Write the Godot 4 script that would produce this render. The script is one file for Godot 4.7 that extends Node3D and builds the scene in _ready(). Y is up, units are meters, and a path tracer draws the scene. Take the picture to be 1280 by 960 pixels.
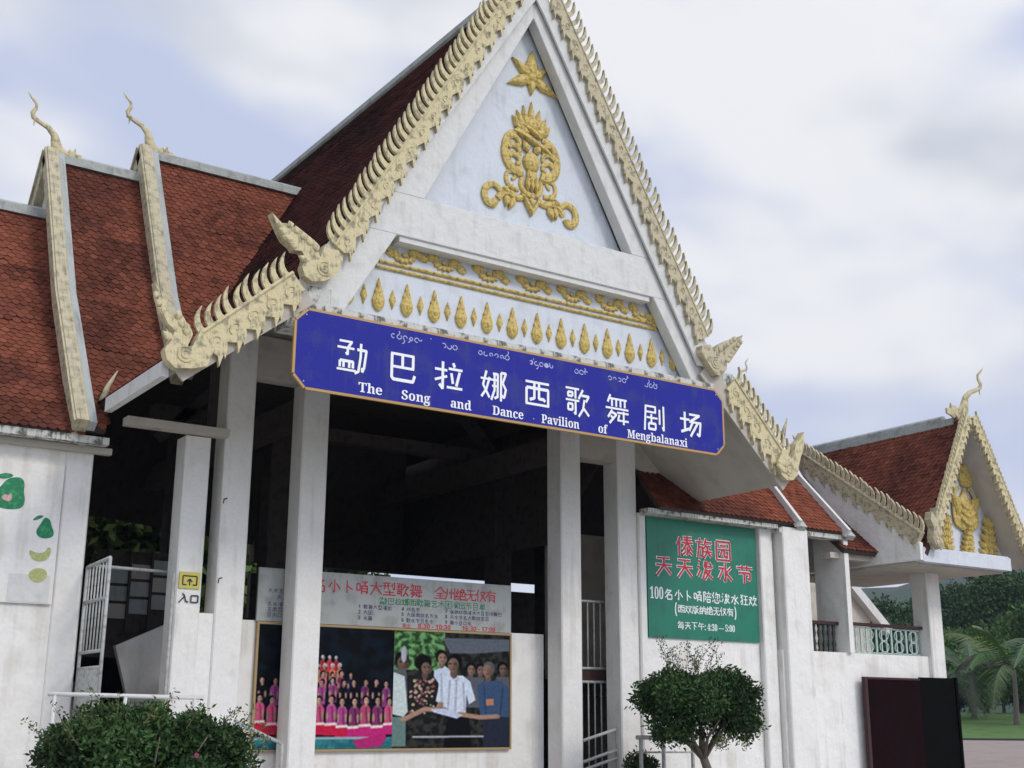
extends Node3D
# The song-and-dance pavilion: x runs along the facade, z towards the viewer, y up, metres.

var rng := RandomNumberGenerator.new()
var used := {}
var org := {}
var M := {}
const AX := 12.86

# ------------------------------------------------------------------ mesh builder
class MB:
	var st := SurfaceTool.new()
	func _init(smooth := false) -> void:
		st.begin(Mesh.PRIMITIVE_TRIANGLES)
		st.set_smooth_group(0 if smooth else -1)
	func tri(a: Vector3, b: Vector3, c: Vector3) -> void:
		for v in [a, b, c]:
			st.set_uv(Vector2(v.x, -v.y))
			st.add_vertex(v)
	func quad(a: Vector3, b: Vector3, c: Vector3, d: Vector3) -> void:
		tri(a, b, c)
		tri(a, c, d)
	func hexa(p: Array) -> void:   # p[0..3] back face, p[4..7] front face, both counter-clockwise seen from the front
		quad(p[4], p[7], p[6], p[5])
		quad(p[0], p[1], p[2], p[3])
		for i in 4:
			var j := (i + 1) % 4
			quad(p[i], p[i + 4], p[j + 4], p[j])
	func box(a: Vector3, b: Vector3) -> void:
		hexa([Vector3(a.x, a.y, a.z), Vector3(b.x, a.y, a.z), Vector3(b.x, b.y, a.z), Vector3(a.x, b.y, a.z), Vector3(a.x, a.y, b.z), Vector3(b.x, a.y, b.z), Vector3(b.x, b.y, b.z), Vector3(a.x, b.y, b.z)])
	func beam(a: Vector3, b: Vector3, w: float, h: float, up := Vector3.UP) -> void:
		var d := (b - a).normalized()
		var s := d.cross(up).normalized() * w * .5
		var u := s.cross(d).normalized() * h * .5
		hexa([a - s - u, a + s - u, a + s + u, a - s + u, b - s - u, b + s - u, b + s + u, b - s + u])
	# polygon in the xy plane of xf, pulled out along its z from 0 to depth
	func slab(poly: PackedVector2Array, xf: Transform3D, depth: float, chamfer := 0.0) -> void:
		var p := poly
		if Geometry2D.is_polygon_clockwise(p):
			p = p.duplicate()
			p.reverse()
		var front := p
		if chamfer > 0.0:
			var o := Geometry2D.offset_polygon(p, -chamfer)
			if o.size() == 1 and o[0].size() == p.size():
				front = o[0]
				if Geometry2D.is_polygon_clockwise(front):
					front.reverse()
				var best := 0
				for i in front.size():
					if front[i].distance_to(p[0]) < front[best].distance_to(p[0]):
						best = i
				var r := PackedVector2Array()
				for i in front.size():
					r.append(front[(i + best) % front.size()])
				front = r
		var n := p.size()
		var zc := depth - (chamfer if front != p else 0.0)
		face(front, xf, depth, false)
		face(p, xf, 0.0, true)
		for i in n:
			var j := (i + 1) % n
			quad(xf * Vector3(p[i].x, p[i].y, 0), xf * Vector3(p[i].x, p[i].y, zc), xf * Vector3(p[j].x, p[j].y, zc), xf * Vector3(p[j].x, p[j].y, 0))
			if front != p:
				quad(xf * Vector3(p[i].x, p[i].y, zc), xf * Vector3(front[i].x, front[i].y, depth), xf * Vector3(front[j].x, front[j].y, depth), xf * Vector3(p[j].x, p[j].y, zc))
	func face(p: PackedVector2Array, xf: Transform3D, z: float, back: bool) -> void:
		var t := Geometry2D.triangulate_polygon(p)
		for i in range(0, t.size(), 3):
			var a := p[t[i]]
			var b := p[t[i + 1]]
			var c := p[t[i + 2]]
			if ((b - a).cross(c - a) > 0.0) != back:
				var s := b
				b = c
				c = s
			tri(xf * Vector3(a.x, a.y, z), xf * Vector3(b.x, b.y, z), xf * Vector3(c.x, c.y, z))
	# domed relief: outline at 0, a ring at mid height, a raised centre
	func dome(poly: PackedVector2Array, xf: Transform3D, depth: float, at = null) -> void:
		var c := Vector2.ZERO
		for q in poly:
			c += q / poly.size()
		if at != null:
			c = at
		var p := poly
		if Geometry2D.is_polygon_clockwise(p):
			p = p.duplicate()
			p.reverse()
		for i in p.size():
			var a := p[i]
			var b := p[(i + 1) % p.size()]
			var a0 := xf * Vector3(a.x, a.y, 0)
			var b0 := xf * Vector3(b.x, b.y, 0)
			var a1 := xf * Vector3(a.x, a.y, depth * .55)
			var b1 := xf * Vector3(b.x, b.y, depth * .55)
			var am := c + (a - c) * .62
			var bm := c + (b - c) * .62
			var a2 := xf * Vector3(am.x, am.y, depth)
			var b2 := xf * Vector3(bm.x, bm.y, depth)
			quad(a0, a1, b1, b0)
			quad(a1, a2, b2, b1)
			tri(a2, xf * Vector3(c.x, c.y, depth * 1.12), b2)
	func tube(pts: PackedVector3Array, rad: PackedFloat32Array, sides := 7, flat_axis := Vector3.ZERO, flat := 1.0) -> void:
		var rings := []
		var side := Vector3.ZERO
		for i in pts.size():
			var d := (pts[mini(i + 1, pts.size() - 1)] - pts[maxi(i - 1, 0)]).normalized()
			if i == 0:
				side = d.cross(Vector3(.13, .3, .94)).normalized()
			else:
				side = (side - d * side.dot(d)).normalized()
			var up := d.cross(side)
			var ring := []
			for k in sides:
				var a := TAU * k / sides
				var off := (side * cos(a) + up * sin(a)) * rad[i]
				if flat != 1.0:
					off -= flat_axis * off.dot(flat_axis) * (1.0 - flat)
				ring.append(pts[i] + off)
			rings.append(ring)
		for i in rings.size() - 1:
			for k in sides:
				var j := (k + 1) % sides
				quad(rings[i][k], rings[i][j], rings[i + 1][j], rings[i + 1][k])
		for k in range(1, sides - 1):
			tri(rings[0][0], rings[0][k + 1], rings[0][k])
			tri(rings[-1][0], rings[-1][k], rings[-1][k + 1])
	func ball(c: Vector3, r: Vector3, rows := 6, cols := 9) -> void:
		for i in rows:
			for k in cols:
				var q := []
				for o in [[0, 0], [0, 1], [1, 1], [1, 0]]:
					var a: float = PI * (i + o[0]) / rows - PI / 2
					var b: float = TAU * (k + o[1]) / cols
					q.append(c + Vector3(cos(a) * cos(b), sin(a), cos(a) * sin(b)) * r)
				if i > 0:
					tri(q[0], q[1], q[2]) if i == rows - 1 else quad(q[0], q[1], q[2], q[3])
				else:
					tri(q[0], q[2], q[3])
	func done() -> ArrayMesh:
		st.generate_normals()
		return st.commit()

func Z(z: float, x := 0.0, y := 0.0) -> Transform3D:
	return Transform3D(Basis(), Vector3(x, y, z))

func P(a: Array) -> PackedVector2Array:   # flat list x, y, x, y ...
	var r := PackedVector2Array()
	for i in range(0, a.size(), 2):
		r.append(Vector2(a[i], a[i + 1]))
	return r

func rounded(a: Array) -> PackedVector2Array:   # corner cutting, twice
	var p := P(a)
	for k in 2:
		var q := PackedVector2Array()
		for i in p.size():
			var n := p[(i + 1) % p.size()]
			q.append(p[i].lerp(n, .25))
			q.append(p[i].lerp(n, .75))
		p = q
	return p

# ------------------------------------------------------------------ scene objects
func numbered(n: String) -> String:
	used[n] = used.get(n, -1) + 1
	return n if used[n] == 0 else "%s_%03d" % [n, used[n]]

func thing(n: String, label: String, cat: String, at: Vector3, group := "") -> Node3D:
	var o := Node3D.new()
	o.name = numbered(n)
	add_child(o)
	o.position = at
	org[o] = at
	tag(o, label, cat, group)
	return o

func tag(o: Node, label: String, cat: String, group := "") -> void:
	o.set_meta("label", label)
	o.set_meta("category", cat)
	if group:
		o.set_meta("group", group)

func part(n: String, mesh: Mesh, mat: Material, parent: Node, xf := Transform3D()) -> MeshInstance3D:
	var o := MeshInstance3D.new()
	o.name = n
	o.mesh = mesh
	o.material_override = mat
	parent.add_child(o, true)
	if org.has(parent):
		xf.origin -= org[parent]
	o.transform = xf
	return o

func struct(n: String, mesh: Mesh, mat: Material) -> MeshInstance3D:
	var o := part(n, mesh, mat, self)
	o.set_meta("kind", "structure")
	return o

func boxm(a: Vector3, b: Vector3) -> ArrayMesh:
	var m := MB.new()
	m.box(a, b)
	return m.done()

# upright square post with chamfered corners
func post(c: Vector3, w: float, d: float, h: float, ch := .025) -> ArrayMesh:
	var a := w / 2
	var b := d / 2
	var m := MB.new()
	var xf := Transform3D(Basis(Vector3.RIGHT, Vector3.FORWARD, Vector3.UP), c)
	m.slab(P([-a + ch, -b, a - ch, -b, a, -b + ch, a, b - ch, a - ch, b, -a + ch, b, -a, b - ch, -a, -b + ch]), xf, h)
	return m.done()

# ------------------------------------------------------------------ materials
func lin(r: float, g: float, b: float) -> Color:
	return Color(r, g, b).linear_to_srgb()

func noise(seed_: int, freq: float, oct := 4) -> FastNoiseLite:
	var n := FastNoiseLite.new()
	n.seed = seed_
	n.frequency = freq
	n.noise_type = FastNoiseLite.TYPE_SIMPLEX_SMOOTH
	n.fractal_octaves = oct
	return n

# base colour with fine grain, broad blotches and rain streaks of the stain colour
func weathered(base: Color, stain: Color, seed_: int, blotch: float, streak: float, grain: float, size := 512) -> ImageTexture:
	var fine := noise(seed_, .12, 3).get_seamless_image(size, size)
	var broad := noise(seed_ + 1, .009, 5).get_seamless_image(size, size)
	var run := noise(seed_ + 2, .035, 4).get_seamless_image(size, size / 16)
	run.resize(size, size, Image.INTERPOLATE_CUBIC)
	var a := fine.get_data()
	var b := broad.get_data()
	var c := run.get_data()
	var out := PackedByteArray()
	out.resize(size * size * 3)
	for i in size * size:
		var f := a[i] / 255.0
		var bl := smoothstep(.5, .85, b[i] / 255.0 + (f - .5) * .3) * blotch
		var sk := smoothstep(.55, .9, c[i] / 255.0 + (b[i] / 255.0 - .5) * .5) * streak
		var k := clampf(bl + sk, 0, 1)
		var g := 1.0 + (f - .5) * grain
		out[i * 3] = int(clampf(lerpf(base.r, stain.r, k) * g, 0, 1) * 255)
		out[i * 3 + 1] = int(clampf(lerpf(base.g, stain.g, k) * g, 0, 1) * 255)
		out[i * 3 + 2] = int(clampf(lerpf(base.b, stain.b, k) * g, 0, 1) * 255)
	return ImageTexture.create_from_image(Image.create_from_data(size, size, false, Image.FORMAT_RGB8, out))

func bump(seed_: int, freq: float, strength := 4.0) -> ImageTexture:
	var im := noise(seed_, freq, 4).get_seamless_image(256, 256)
	im.convert(Image.FORMAT_RGBA8)
	im.bump_map_to_normal_map(strength)
	return ImageTexture.create_from_image(im)

func surf(tex: Texture2D, rough: float, scale: float, nrm: Texture2D = null, depth := .4) -> StandardMaterial3D:
	var m := StandardMaterial3D.new()
	m.albedo_texture = tex
	m.roughness = rough
	m.uv1_triplanar = true
	m.uv1_world_triplanar = true
	m.uv1_scale = Vector3.ONE * scale
	if nrm:
		m.normal_enabled = true
		m.normal_texture = nrm
		m.normal_scale = depth
	return m

func flat(c: Color, rough := .7, metal := 0.0) -> StandardMaterial3D:
	var m := StandardMaterial3D.new()
	m.albedo_color = c
	m.roughness = rough
	m.metallic = metal
	return m

func make_materials() -> void:
	var nb := bump(5, .05, 3.0)
	M.plaster = surf(weathered(lin(.76, .745, .705), lin(.48, .45, .39), 11, .12, .26, .05), .85, .22, nb, .25)
	M.wall = surf(weathered(lin(.77, .755, .715), lin(.50, .46, .39), 71, .14, .32, .05), .88, .17, nb, .3)
	M.fascia = surf(weathered(lin(.64, .635, .61), lin(.40, .40, .37), 21, .16, .17, .05), .85, .4, nb, .3)
	M.panel = surf(weathered(lin(.60, .635, .68), lin(.46, .49, .51), 31, .3, .3, .05), .85, .3, nb, .2)
	M.dirty = surf(weathered(lin(.55, .55, .51), lin(.13, .13, .11), 41, .9, .6, .16), .9, .8, nb, .5)
	M.cream = surf(weathered(lin(.60, .52, .31), lin(.20, .18, .12), 51, .55, .35, .18), .8, 1.1, nb, .6)
	M.creamgrey = surf(weathered(lin(.50, .44, .29), lin(.20, .18, .13), 52, .6, .35, .16), .8, 1.1, nb, .6)
	M.gold = surf(weathered(lin(.58, .435, .115), lin(.25, .16, .05), 61, .8, .5, .3), .55, 2.0, nb, .6)
	M.soffit = surf(weathered(lin(.48, .44, .38), lin(.30, .27, .22), 81, .4, .0, .06), .9, .3, nb, .2)
	M.ridge = surf(weathered(lin(.40, .42, .40), lin(.22, .23, .21), 91, .45, .35, .15), .9, .5, nb, .5)
	M.shade_wood = surf(weathered(lin(.060, .048, .040), lin(.025, .020, .017), 101, .6, .4, .2), .8, .6)  # dark brown with the interior shade of the hall put into the colour
	M.darkdeck = surf(weathered(lin(.045, .018, .015), lin(.02, .01, .009), 111, .6, .4, .2), .9, .6)
	M.reddeck = surf(weathered(lin(.09, .03, .02), lin(.04, .015, .01), 112, .6, .4, .2), .9, .6)
	M.steel = surf(weathered(lin(.42, .44, .43), lin(.20, .17, .13), 121, .5, .4, .08), .5, 1.4)
	M.maroon = surf(weathered(lin(.011, .003, .004), lin(.006, .003, .003), 131, .5, .5, .1), .8, .5)
	M.maroon.metallic_specular = .15
	M.black = surf(weathered(lin(.003, .003, .003), lin(.005, .004, .004), 132, .5, .5, .1), .8, .5)
	M.black.metallic_specular = .15
	M.redwood = flat(lin(.035, .008, .009), .7)
	M.mint = flat(lin(.42, .55, .50), .6)
	M.baluster = flat(lin(.03, .04, .036), .6)
	M.blue = surf(weathered(lin(.020, .024, .26), lin(.034, .040, .23), 141, .8, .8, .05), .6, .3)
	M.blue.metallic_specular = .25
	M.rim = flat(lin(.42, .25, .07), .5)
	M.ink = flat(lin(.80, .81, .82), .6)
	M.inkpale = flat(lin(.34, .36, .60), .6)
	M.green = surf(weathered(lin(.003, .17, .10), lin(.004, .13, .085), 151, .5, .5, .04), .45, .3)
	M.red = flat(lin(.48, .015, .035), .6)
	M.navy = flat(lin(.035, .045, .14), .6)
	M.darkgreen = flat(lin(.02, .2, .08), .6)
	M.sheet = surf(weathered(lin(.36, .38, .36), lin(.24, .25, .23), 161, .5, .3, .04), .6, .4)
	M.frame = flat(lin(.36, .25, .12), .5)
	M.yellow = flat(lin(.55, .48, .10), .6)
	M.char = flat(lin(.012, .012, .014), .6)
	M.asphalt = surf(weathered(lin(.30, .235, .20), lin(.20, .16, .14), 171, .6, .2, .2), .9, .12)
	M.bounce_concrete = surf(weathered(lin(.42, .41, .38), lin(.26, .25, .23), 221, .5, .0, .1), .9, .2)  # pale surface of the added apron that throws light upward
	M.grass = surf(weathered(lin(.075, .15, .025), lin(.045, .10, .015), 181, .8, .0, .35), .95, .08)
	M.kerb = flat(lin(.05, .05, .045), .9)
	M.bark = surf(weathered(lin(.16, .13, .10), lin(.07, .06, .045), 191, .7, .4, .3), .9, 1.5, nb, .8)
	M.hill = surf(weathered(lin(.030, .055, .022), lin(.016, .032, .014), 201, .9, .0, .4), 1.0, .01)
	M.mural = surf(weathered(lin(.010, .19, .08), lin(.05, .30, .12), 211, .9, .5, .25), .7, 1.8)
	M.muralpale = surf(weathered(lin(.40, .43, .15), lin(.52, .52, .30), 212, .9, .4, .2), .7, 2.4)
	M.muralpink = surf(weathered(lin(.60, .30, .30), lin(.55, .50, .46), 213, 1, .6, .2), .7, 3.0)
	M.tile = vcol(.95)
	M.tile.metallic_specular = .12
	M.leaf = leafmat(lin(1, 1, 1))

func vcol(rough: float) -> StandardMaterial3D:
	var m := StandardMaterial3D.new()
	m.vertex_color_use_as_albedo = true
	m.roughness = rough
	return m

func leafmat(_c: Color) -> StandardMaterial3D:
	var m := StandardMaterial3D.new()
	m.vertex_color_use_as_albedo = true
	m.roughness = .7
	m.metallic_specular = .3
	m.cull_mode = BaseMaterial3D.CULL_DISABLED
	m.backlight_enabled = true
	m.backlight = Color(.10, .14, .03)
	return m

# ------------------------------------------------------------------ sky
func make_sky() -> Sky:
	var w := 1024
	var h := 512
	var im := Image.create_empty(w, h, false, Image.FORMAT_RGBF)
	var n1 := noise(7, 1.6, 5)
	var n2 := noise(19, 3.4, 6)
	for j in h:
		var el := PI * (.5 - (j + .5) / h)
		for i in w:
			var az := TAU * (i + .5) / w
			var d := Vector3(sin(az) * cos(el), sin(el), -cos(az) * cos(el))
			var c: Color
			if el < -.02:
				c = Color(.16, .15, .13)
			else:
				var q := Vector3(d.x, d.y * 2.2, d.z)
				var k := n1.get_noise_3dv(q) + .60 * n2.get_noise_3dv(q + Vector3(0, k0(q), 0))
				var cover := smoothstep(-.22, .40, k)
				var shade := smoothstep(.10, .62, n1.get_noise_3dv(q * 1.35 + Vector3(3.1, .4, 1.7)))
				var thin := Color(.57, .64, .85)
				var cloud := Color(.92, .93, .97).lerp(Color(.58, .63, .73), shade * .85)
				c = thin.lerp(cloud, cover)
				# brighter round the veiled sun, in front of the facade
				var s := maxf(d.dot(Vector3(.28, .60, .75).normalized()), 0)
				c = c * (.61 + .74 * pow(s, 2.0))
				c = c.lerp(Color(.53, .56, .62), .45 * exp(-maxf(el, 0) * 7.0))
			im.set_pixel(i, j, c)
	var pm := PanoramaSkyMaterial.new()
	pm.panorama = ImageTexture.create_from_image(im)
	var s := Sky.new()
	s.sky_material = pm
	return s

func k0(q: Vector3) -> float:
	return .3 * sin(q.x * 2.0 + q.z)

# ------------------------------------------------------------------ roof tiles
func tile_mesh(w: float, l: float) -> ArrayMesh:
	var m := MB.new()
	var a := w / 2
	m.slab(P([-a, l, -a, l * .26, -a * .45, l * .05, 0, -.004, a * .45, l * .05, a, l * .26, a, l]), Transform3D(), .022)
	return m.done()

# tiles laid over the polygon poly given in (u, v) metres on the plane at o with axes u (along the eave) and v (up the slope)
func lay_tiles(parent: Node, o: Vector3, u: Vector3, v: Vector3, poly: PackedVector2Array, base: Color, stain: Color, seed_: int, tw := .155, tl := .125) -> void:
	var n := u.cross(v).normalized()
	var r := RandomNumberGenerator.new()
	r.seed = seed_
	var nz := noise(seed_, .35, 3)
	var lo := Vector2(1e9, 1e9)
	var hi := -lo
	for q in poly:
		lo = lo.min(q)
		hi = hi.max(q)
	var at: Array[Transform3D] = []
	var cols: Array[Color] = []
	var row := 0
	var y := lo.y
	while y < hi.y:
		var x := lo.x + (tw * .5 if row % 2 else 0.0)
		while x < hi.x:
			if Geometry2D.is_point_in_polygon(Vector2(x, y + tl * .5), poly):
				var tilt := .115 + r.randfn(0, .02)
				var vv := (v * cos(tilt) + n * -sin(tilt)).normalized()
				var b := Basis(u, vv, u.cross(vv)) * Basis(Vector3.BACK, r.randfn(0, .02))
				at.append(Transform3D(b, o + u * x + v * (y - (r.randf() * .05 if r.randf() < .04 else 0.0)) + n * (.028 + r.randf() * .008)))
				var p := o + u * x + v * y
				var k := clampf(.42 + nz.get_noise_3dv(p) * 1.5 + r.randfn(0, .17), 0, 1)
				var g := 1.0 + r.randfn(0, .13)
				cols.append(Color(lerpf(base.r, stain.r, k) * g, lerpf(base.g, stain.g, k) * g, lerpf(base.b, stain.b, k) * g))
			x += tw
		y += tl
		row += 1
	var mm := MultiMesh.new()
	mm.transform_format = MultiMesh.TRANSFORM_3D
	mm.use_colors = true
	mm.mesh = tile_mesh(tw * .965, tl * 1.75)
	mm.instance_count = at.size()
	for i in at.size():
		mm.set_instance_transform(i, at[i])
		mm.set_instance_color(i, cols[i])
	var mi := MultiMeshInstance3D.new()
	mi.name = "roof_tiles"
	mi.multimesh = mm
	mi.material_override = M.tile
	mi.set_meta("kind", "stuff")
	parent.add_child(mi, true)
	if org.has(parent):
		mi.position = -org[parent]

# roof slope: profile points [z, y, x from, x to] from eave to ridge and on down the back; tiles on the first n_tiled pieces
func wing_slope(parent: Node, prof: Array, n_tiled: int, base: Color, stain: Color, seed_: int) -> MeshInstance3D:
	var m := MB.new()
	for i in prof.size() - 1:
		var a: Array = prof[i]
		var b: Array = prof[i + 1]
		var d := Vector2(b[0] - a[0], b[1] - a[1]).normalized()
		var nn := Vector2(d.y, -d.x) * .12
		if nn.y > 0:
			nn = -nn
		m.hexa([Vector3(a[2], a[1] + nn.y, a[0] + nn.x), Vector3(a[3], a[1] + nn.y, a[0] + nn.x), Vector3(b[3], b[1] + nn.y, b[0] + nn.x), Vector3(b[2], b[1] + nn.y, b[0] + nn.x),
			Vector3(a[2], a[1], a[0]), Vector3(a[3], a[1], a[0]), Vector3(b[3], b[1], b[0]), Vector3(b[2], b[1], b[0])])
	var deck := part("roof", m.done(), M.shade_wood, parent)
	for i in n_tiled:
		var a: Array = prof[i]
		var b: Array = prof[i + 1]
		var v := Vector3(0, b[1] - a[1], b[0] - a[0])
		var l := v.length()
		var lo := -.04 if i == 0 else .0
		lay_tiles(deck, Vector3(a[2], a[1], a[0]), Vector3.RIGHT, v / l, PackedVector2Array([Vector2(0, lo), Vector2(a[3] - a[2], lo), Vector2(b[3] - a[2], l - .02), Vector2(b[2] - a[2], l - .02)]), base, stain, seed_ + i)
	return deck

# ------------------------------------------------------------------ ornament
var fin_mesh: ArrayMesh
func fin(h: float) -> ArrayMesh:   # curved blade of the roof comb: x up the slope, y outwards
	var m := MB.new()
	m.slab(P([-.075, -.03, -.07, .06, -.045, .15, .01, .235, .09, .295, .19, .33, .115, .265, .065, .20, .035, .13, .025, .05, .045, -.03]), Transform3D(Basis().scaled(Vector3(h, h, 1)), Vector3(0, 0, -.03)), .06, .012)
	return m.done()

# carved rake board from a (upper end) to b (lower end), out = outward side, teeth along the outer edge
func rake(parent: Node, a: Vector2, b: Vector2, zf: float, side: float, w: float, space: float, tooth: float, mat: Material, leaf := .45, thick := .08, plane := Transform3D()) -> MeshInstance3D:
	var t := (a - b).normalized()
	var n := Vector2(-t.y, t.x)
	if n.x * side < 0:
		n = -n
	var l := a.distance_to(b)
	var poly := PackedVector2Array([Vector2(0, w * .5), Vector2(0, -w * .35)])
	var x := 0.0
	var k := int(round(l / leaf))
	var step := l / k
	for i in k:
		x = i * step
		poly.append_array(P([x + step * .12, -w * .60, x - step * .10, -w * .95, x + step * .34, -w * .68, x + step * .42, -w * .50, x + step * .30, -w * .84, x + step * .66, -w * .56, x + step * .80, -w * .36]))
	poly.append_array(P([l, -w * .4, l, w * .5]))
	var bs := Basis(Vector3(t.x, t.y, 0), Vector3(n.x, n.y, 0), Vector3.BACK if side < 0 else Vector3.FORWARD)
	var m := MB.new()
	m.slab(poly, Transform3D(bs, Vector3(b.x, b.y, zf - thick if side < 0 else zf)), thick, .0)
	# carved volutes and a raised rib on its face
	for i in k:
		var c := Vector2(i * step + step * .45, -w * .12)
		var pts := PackedVector3Array()
		var rad := PackedFloat32Array()
		for j in 12:
			var ang := 3.6 - j * .52
			var rr := w * (.24 - j * .016)
			var q := c + Vector2(cos(ang) * rr * 1.3, sin(ang) * rr)
			var wp := b + t * q.x + n * q.y
			pts.append(Vector3(wp.x, wp.y, zf + .005))
			rad.append(w * (.045 - j * .002))
		m.tube(pts, rad, 5)
	var rib := PackedVector3Array()
	for e: float in [0.0, l]:
		var wp: Vector2 = b + t * e + n * w * .42
		rib.append(Vector3(wp.x, wp.y, zf))
	m.tube(rib, PackedFloat32Array([w * .08, w * .08]), 5)
	var o := part("rake_board", m.done(), mat, parent, plane)
	var cnt := int(l / space)
	for i in cnt:
		var q := b + t * ((i + .5) * l / cnt) + n * w * .46
		var bb := bs * Basis(Vector3.BACK, rng.randfn(0, .03))
		part("fin", fin_mesh, mat, o, Transform3D(bb.scaled_local(Vector3(space / .165, tooth * (1 + rng.randfn(0, .05)), 1)), Vector3(q.x, q.y, zf - thick * .5)))
	return o

func finial(parent: Node, pts: Array, zf: float, mat: Material, eye: Vector2, n := "naga_finial") -> MeshInstance3D:
	var m := MB.new()
	m.slab(P(pts), Z(zf - .07), .19, .012)
	for r in [[.12, .018], [.06, .018]]:
		var ring := PackedVector3Array()
		var rad := PackedFloat32Array()
		for j in 14:
			var a := 1.2 + j * .36
			ring.append(Vector3(eye.x + cos(a) * r[0], eye.y + sin(a) * r[0], zf + .122))
			rad.append(r[1])
		m.tube(ring, rad, 5)
	# carved flames running from the volute out along the neck
	var tip := Vector2(pts[0], pts[1])
	var body := P(pts)
	var v := tip - eye
	for i in 6:
		for s in [-1.0, 1.0]:
			var q: Vector2 = eye + v * (.22 + i * .115) + v.orthogonal() * s * (.10 - i * .012)
			if Geometry2D.is_point_in_polygon(q, body):
				m.dome(leafpoly(.20 - i * .018, .10), Transform3D(Basis(Vector3.BACK, v.angle() - PI / 2 - s * .45), Vector3(q.x, q.y, zf + .118)), .035)
	return part(n, m.done(), mat, parent)

# slender curved horn on a ridge end; dir = -1 leans to -x
func chofa(parent: Node, at: Vector3, s: float, lean: Vector3, mat: Material) -> void:
	var m := MB.new(true)
	var back := -lean
	var prof := [[.62, .02, .02], [.30, .02, .16], [.05, .10, .20], [-.02, .40, .15], [-.08, .72, .11], [-.26, .98, .085], [-.50, 1.12, .07], [-.66, 1.25, .075], [-.70, 1.42, .07], [-.62, 1.66, .055], [-.62, 1.85, .045], [-.76, 2.06, .035], [-.86, 2.24, .012]]
	var pts := PackedVector3Array()
	var rad := PackedFloat32Array()
	for q in prof:
		pts.append(at + (back * (q[0] * (1.45 if q[0] < 0 else 1.0)) + Vector3.UP * q[1]) * s)
		rad.append(q[2] * s * 1.35)
	m.tube(pts, rad, 7, lean.cross(Vector3.UP).normalized(), .6)
	var o := part("ridge_horn", m.done(), mat, parent)
	var c := MB.new()
	var bs := Basis(back, Vector3.UP, back.cross(Vector3.UP))
	c.slab(P([-.05, 0, .10, .38, .24, .20, .42, .18, .52, .30, .62, .20, .74, .40, .78, .16, 1.0, .14, 1.0, -.08, .80, -.16, .66, -.28, .52, -.16, .40, -.34, .28, -.18, .10, -.36]), Transform3D(bs.scaled(Vector3.ONE * s), at - bs.z * .05), .1)
	c.tube(PackedVector3Array([at + (lean * .90 + Vector3.UP * 1.16) * s, at + (lean * .92 + Vector3.UP * .92) * s]), PackedFloat32Array([.05 * s, .008]), 5)
	part("horn_crest", c.done(), mat, o)

func leafpoly(l: float, w: float) -> PackedVector2Array:
	return P([0, 0, w * .5, l * .22, w * .62, l * .42, w * .36, l * .72, 0, l, -w * .36, l * .72, -w * .62, l * .42, -w * .5, l * .22])

func scroll(m: MB, pts: Array, r0: float, r1: float, z: float, mirror := 0.0) -> void:
	var cv := Curve3D.new()
	for i in range(0, pts.size(), 2):
		var p := Vector3(pts[i], pts[i + 1], z)
		var a := Vector3(pts[maxi(i - 2, 0)], pts[maxi(i - 2, 0) + 1], z)
		var k := mini(i + 2, pts.size() - 2)
		var b := Vector3(pts[k], pts[k + 1], z)
		cv.add_point(p, (a - b) * .17, (b - a) * .17)
	cv.bake_interval = .05
	var bp := cv.get_baked_points()
	for s in ([1.0] if mirror == 0.0 else [1.0, -1.0]):
		var q := PackedVector3Array()
		var rad := PackedFloat32Array()
		for i in bp.size():
			var v := bp[i]
			if s < 0:
				v.x = 2 * mirror - v.x
			q.append(v)
			rad.append(lerpf(r0, r1, float(i) / (bp.size() - 1)))
		m.tube(q, rad, 7, Vector3.BACK, .5)

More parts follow.
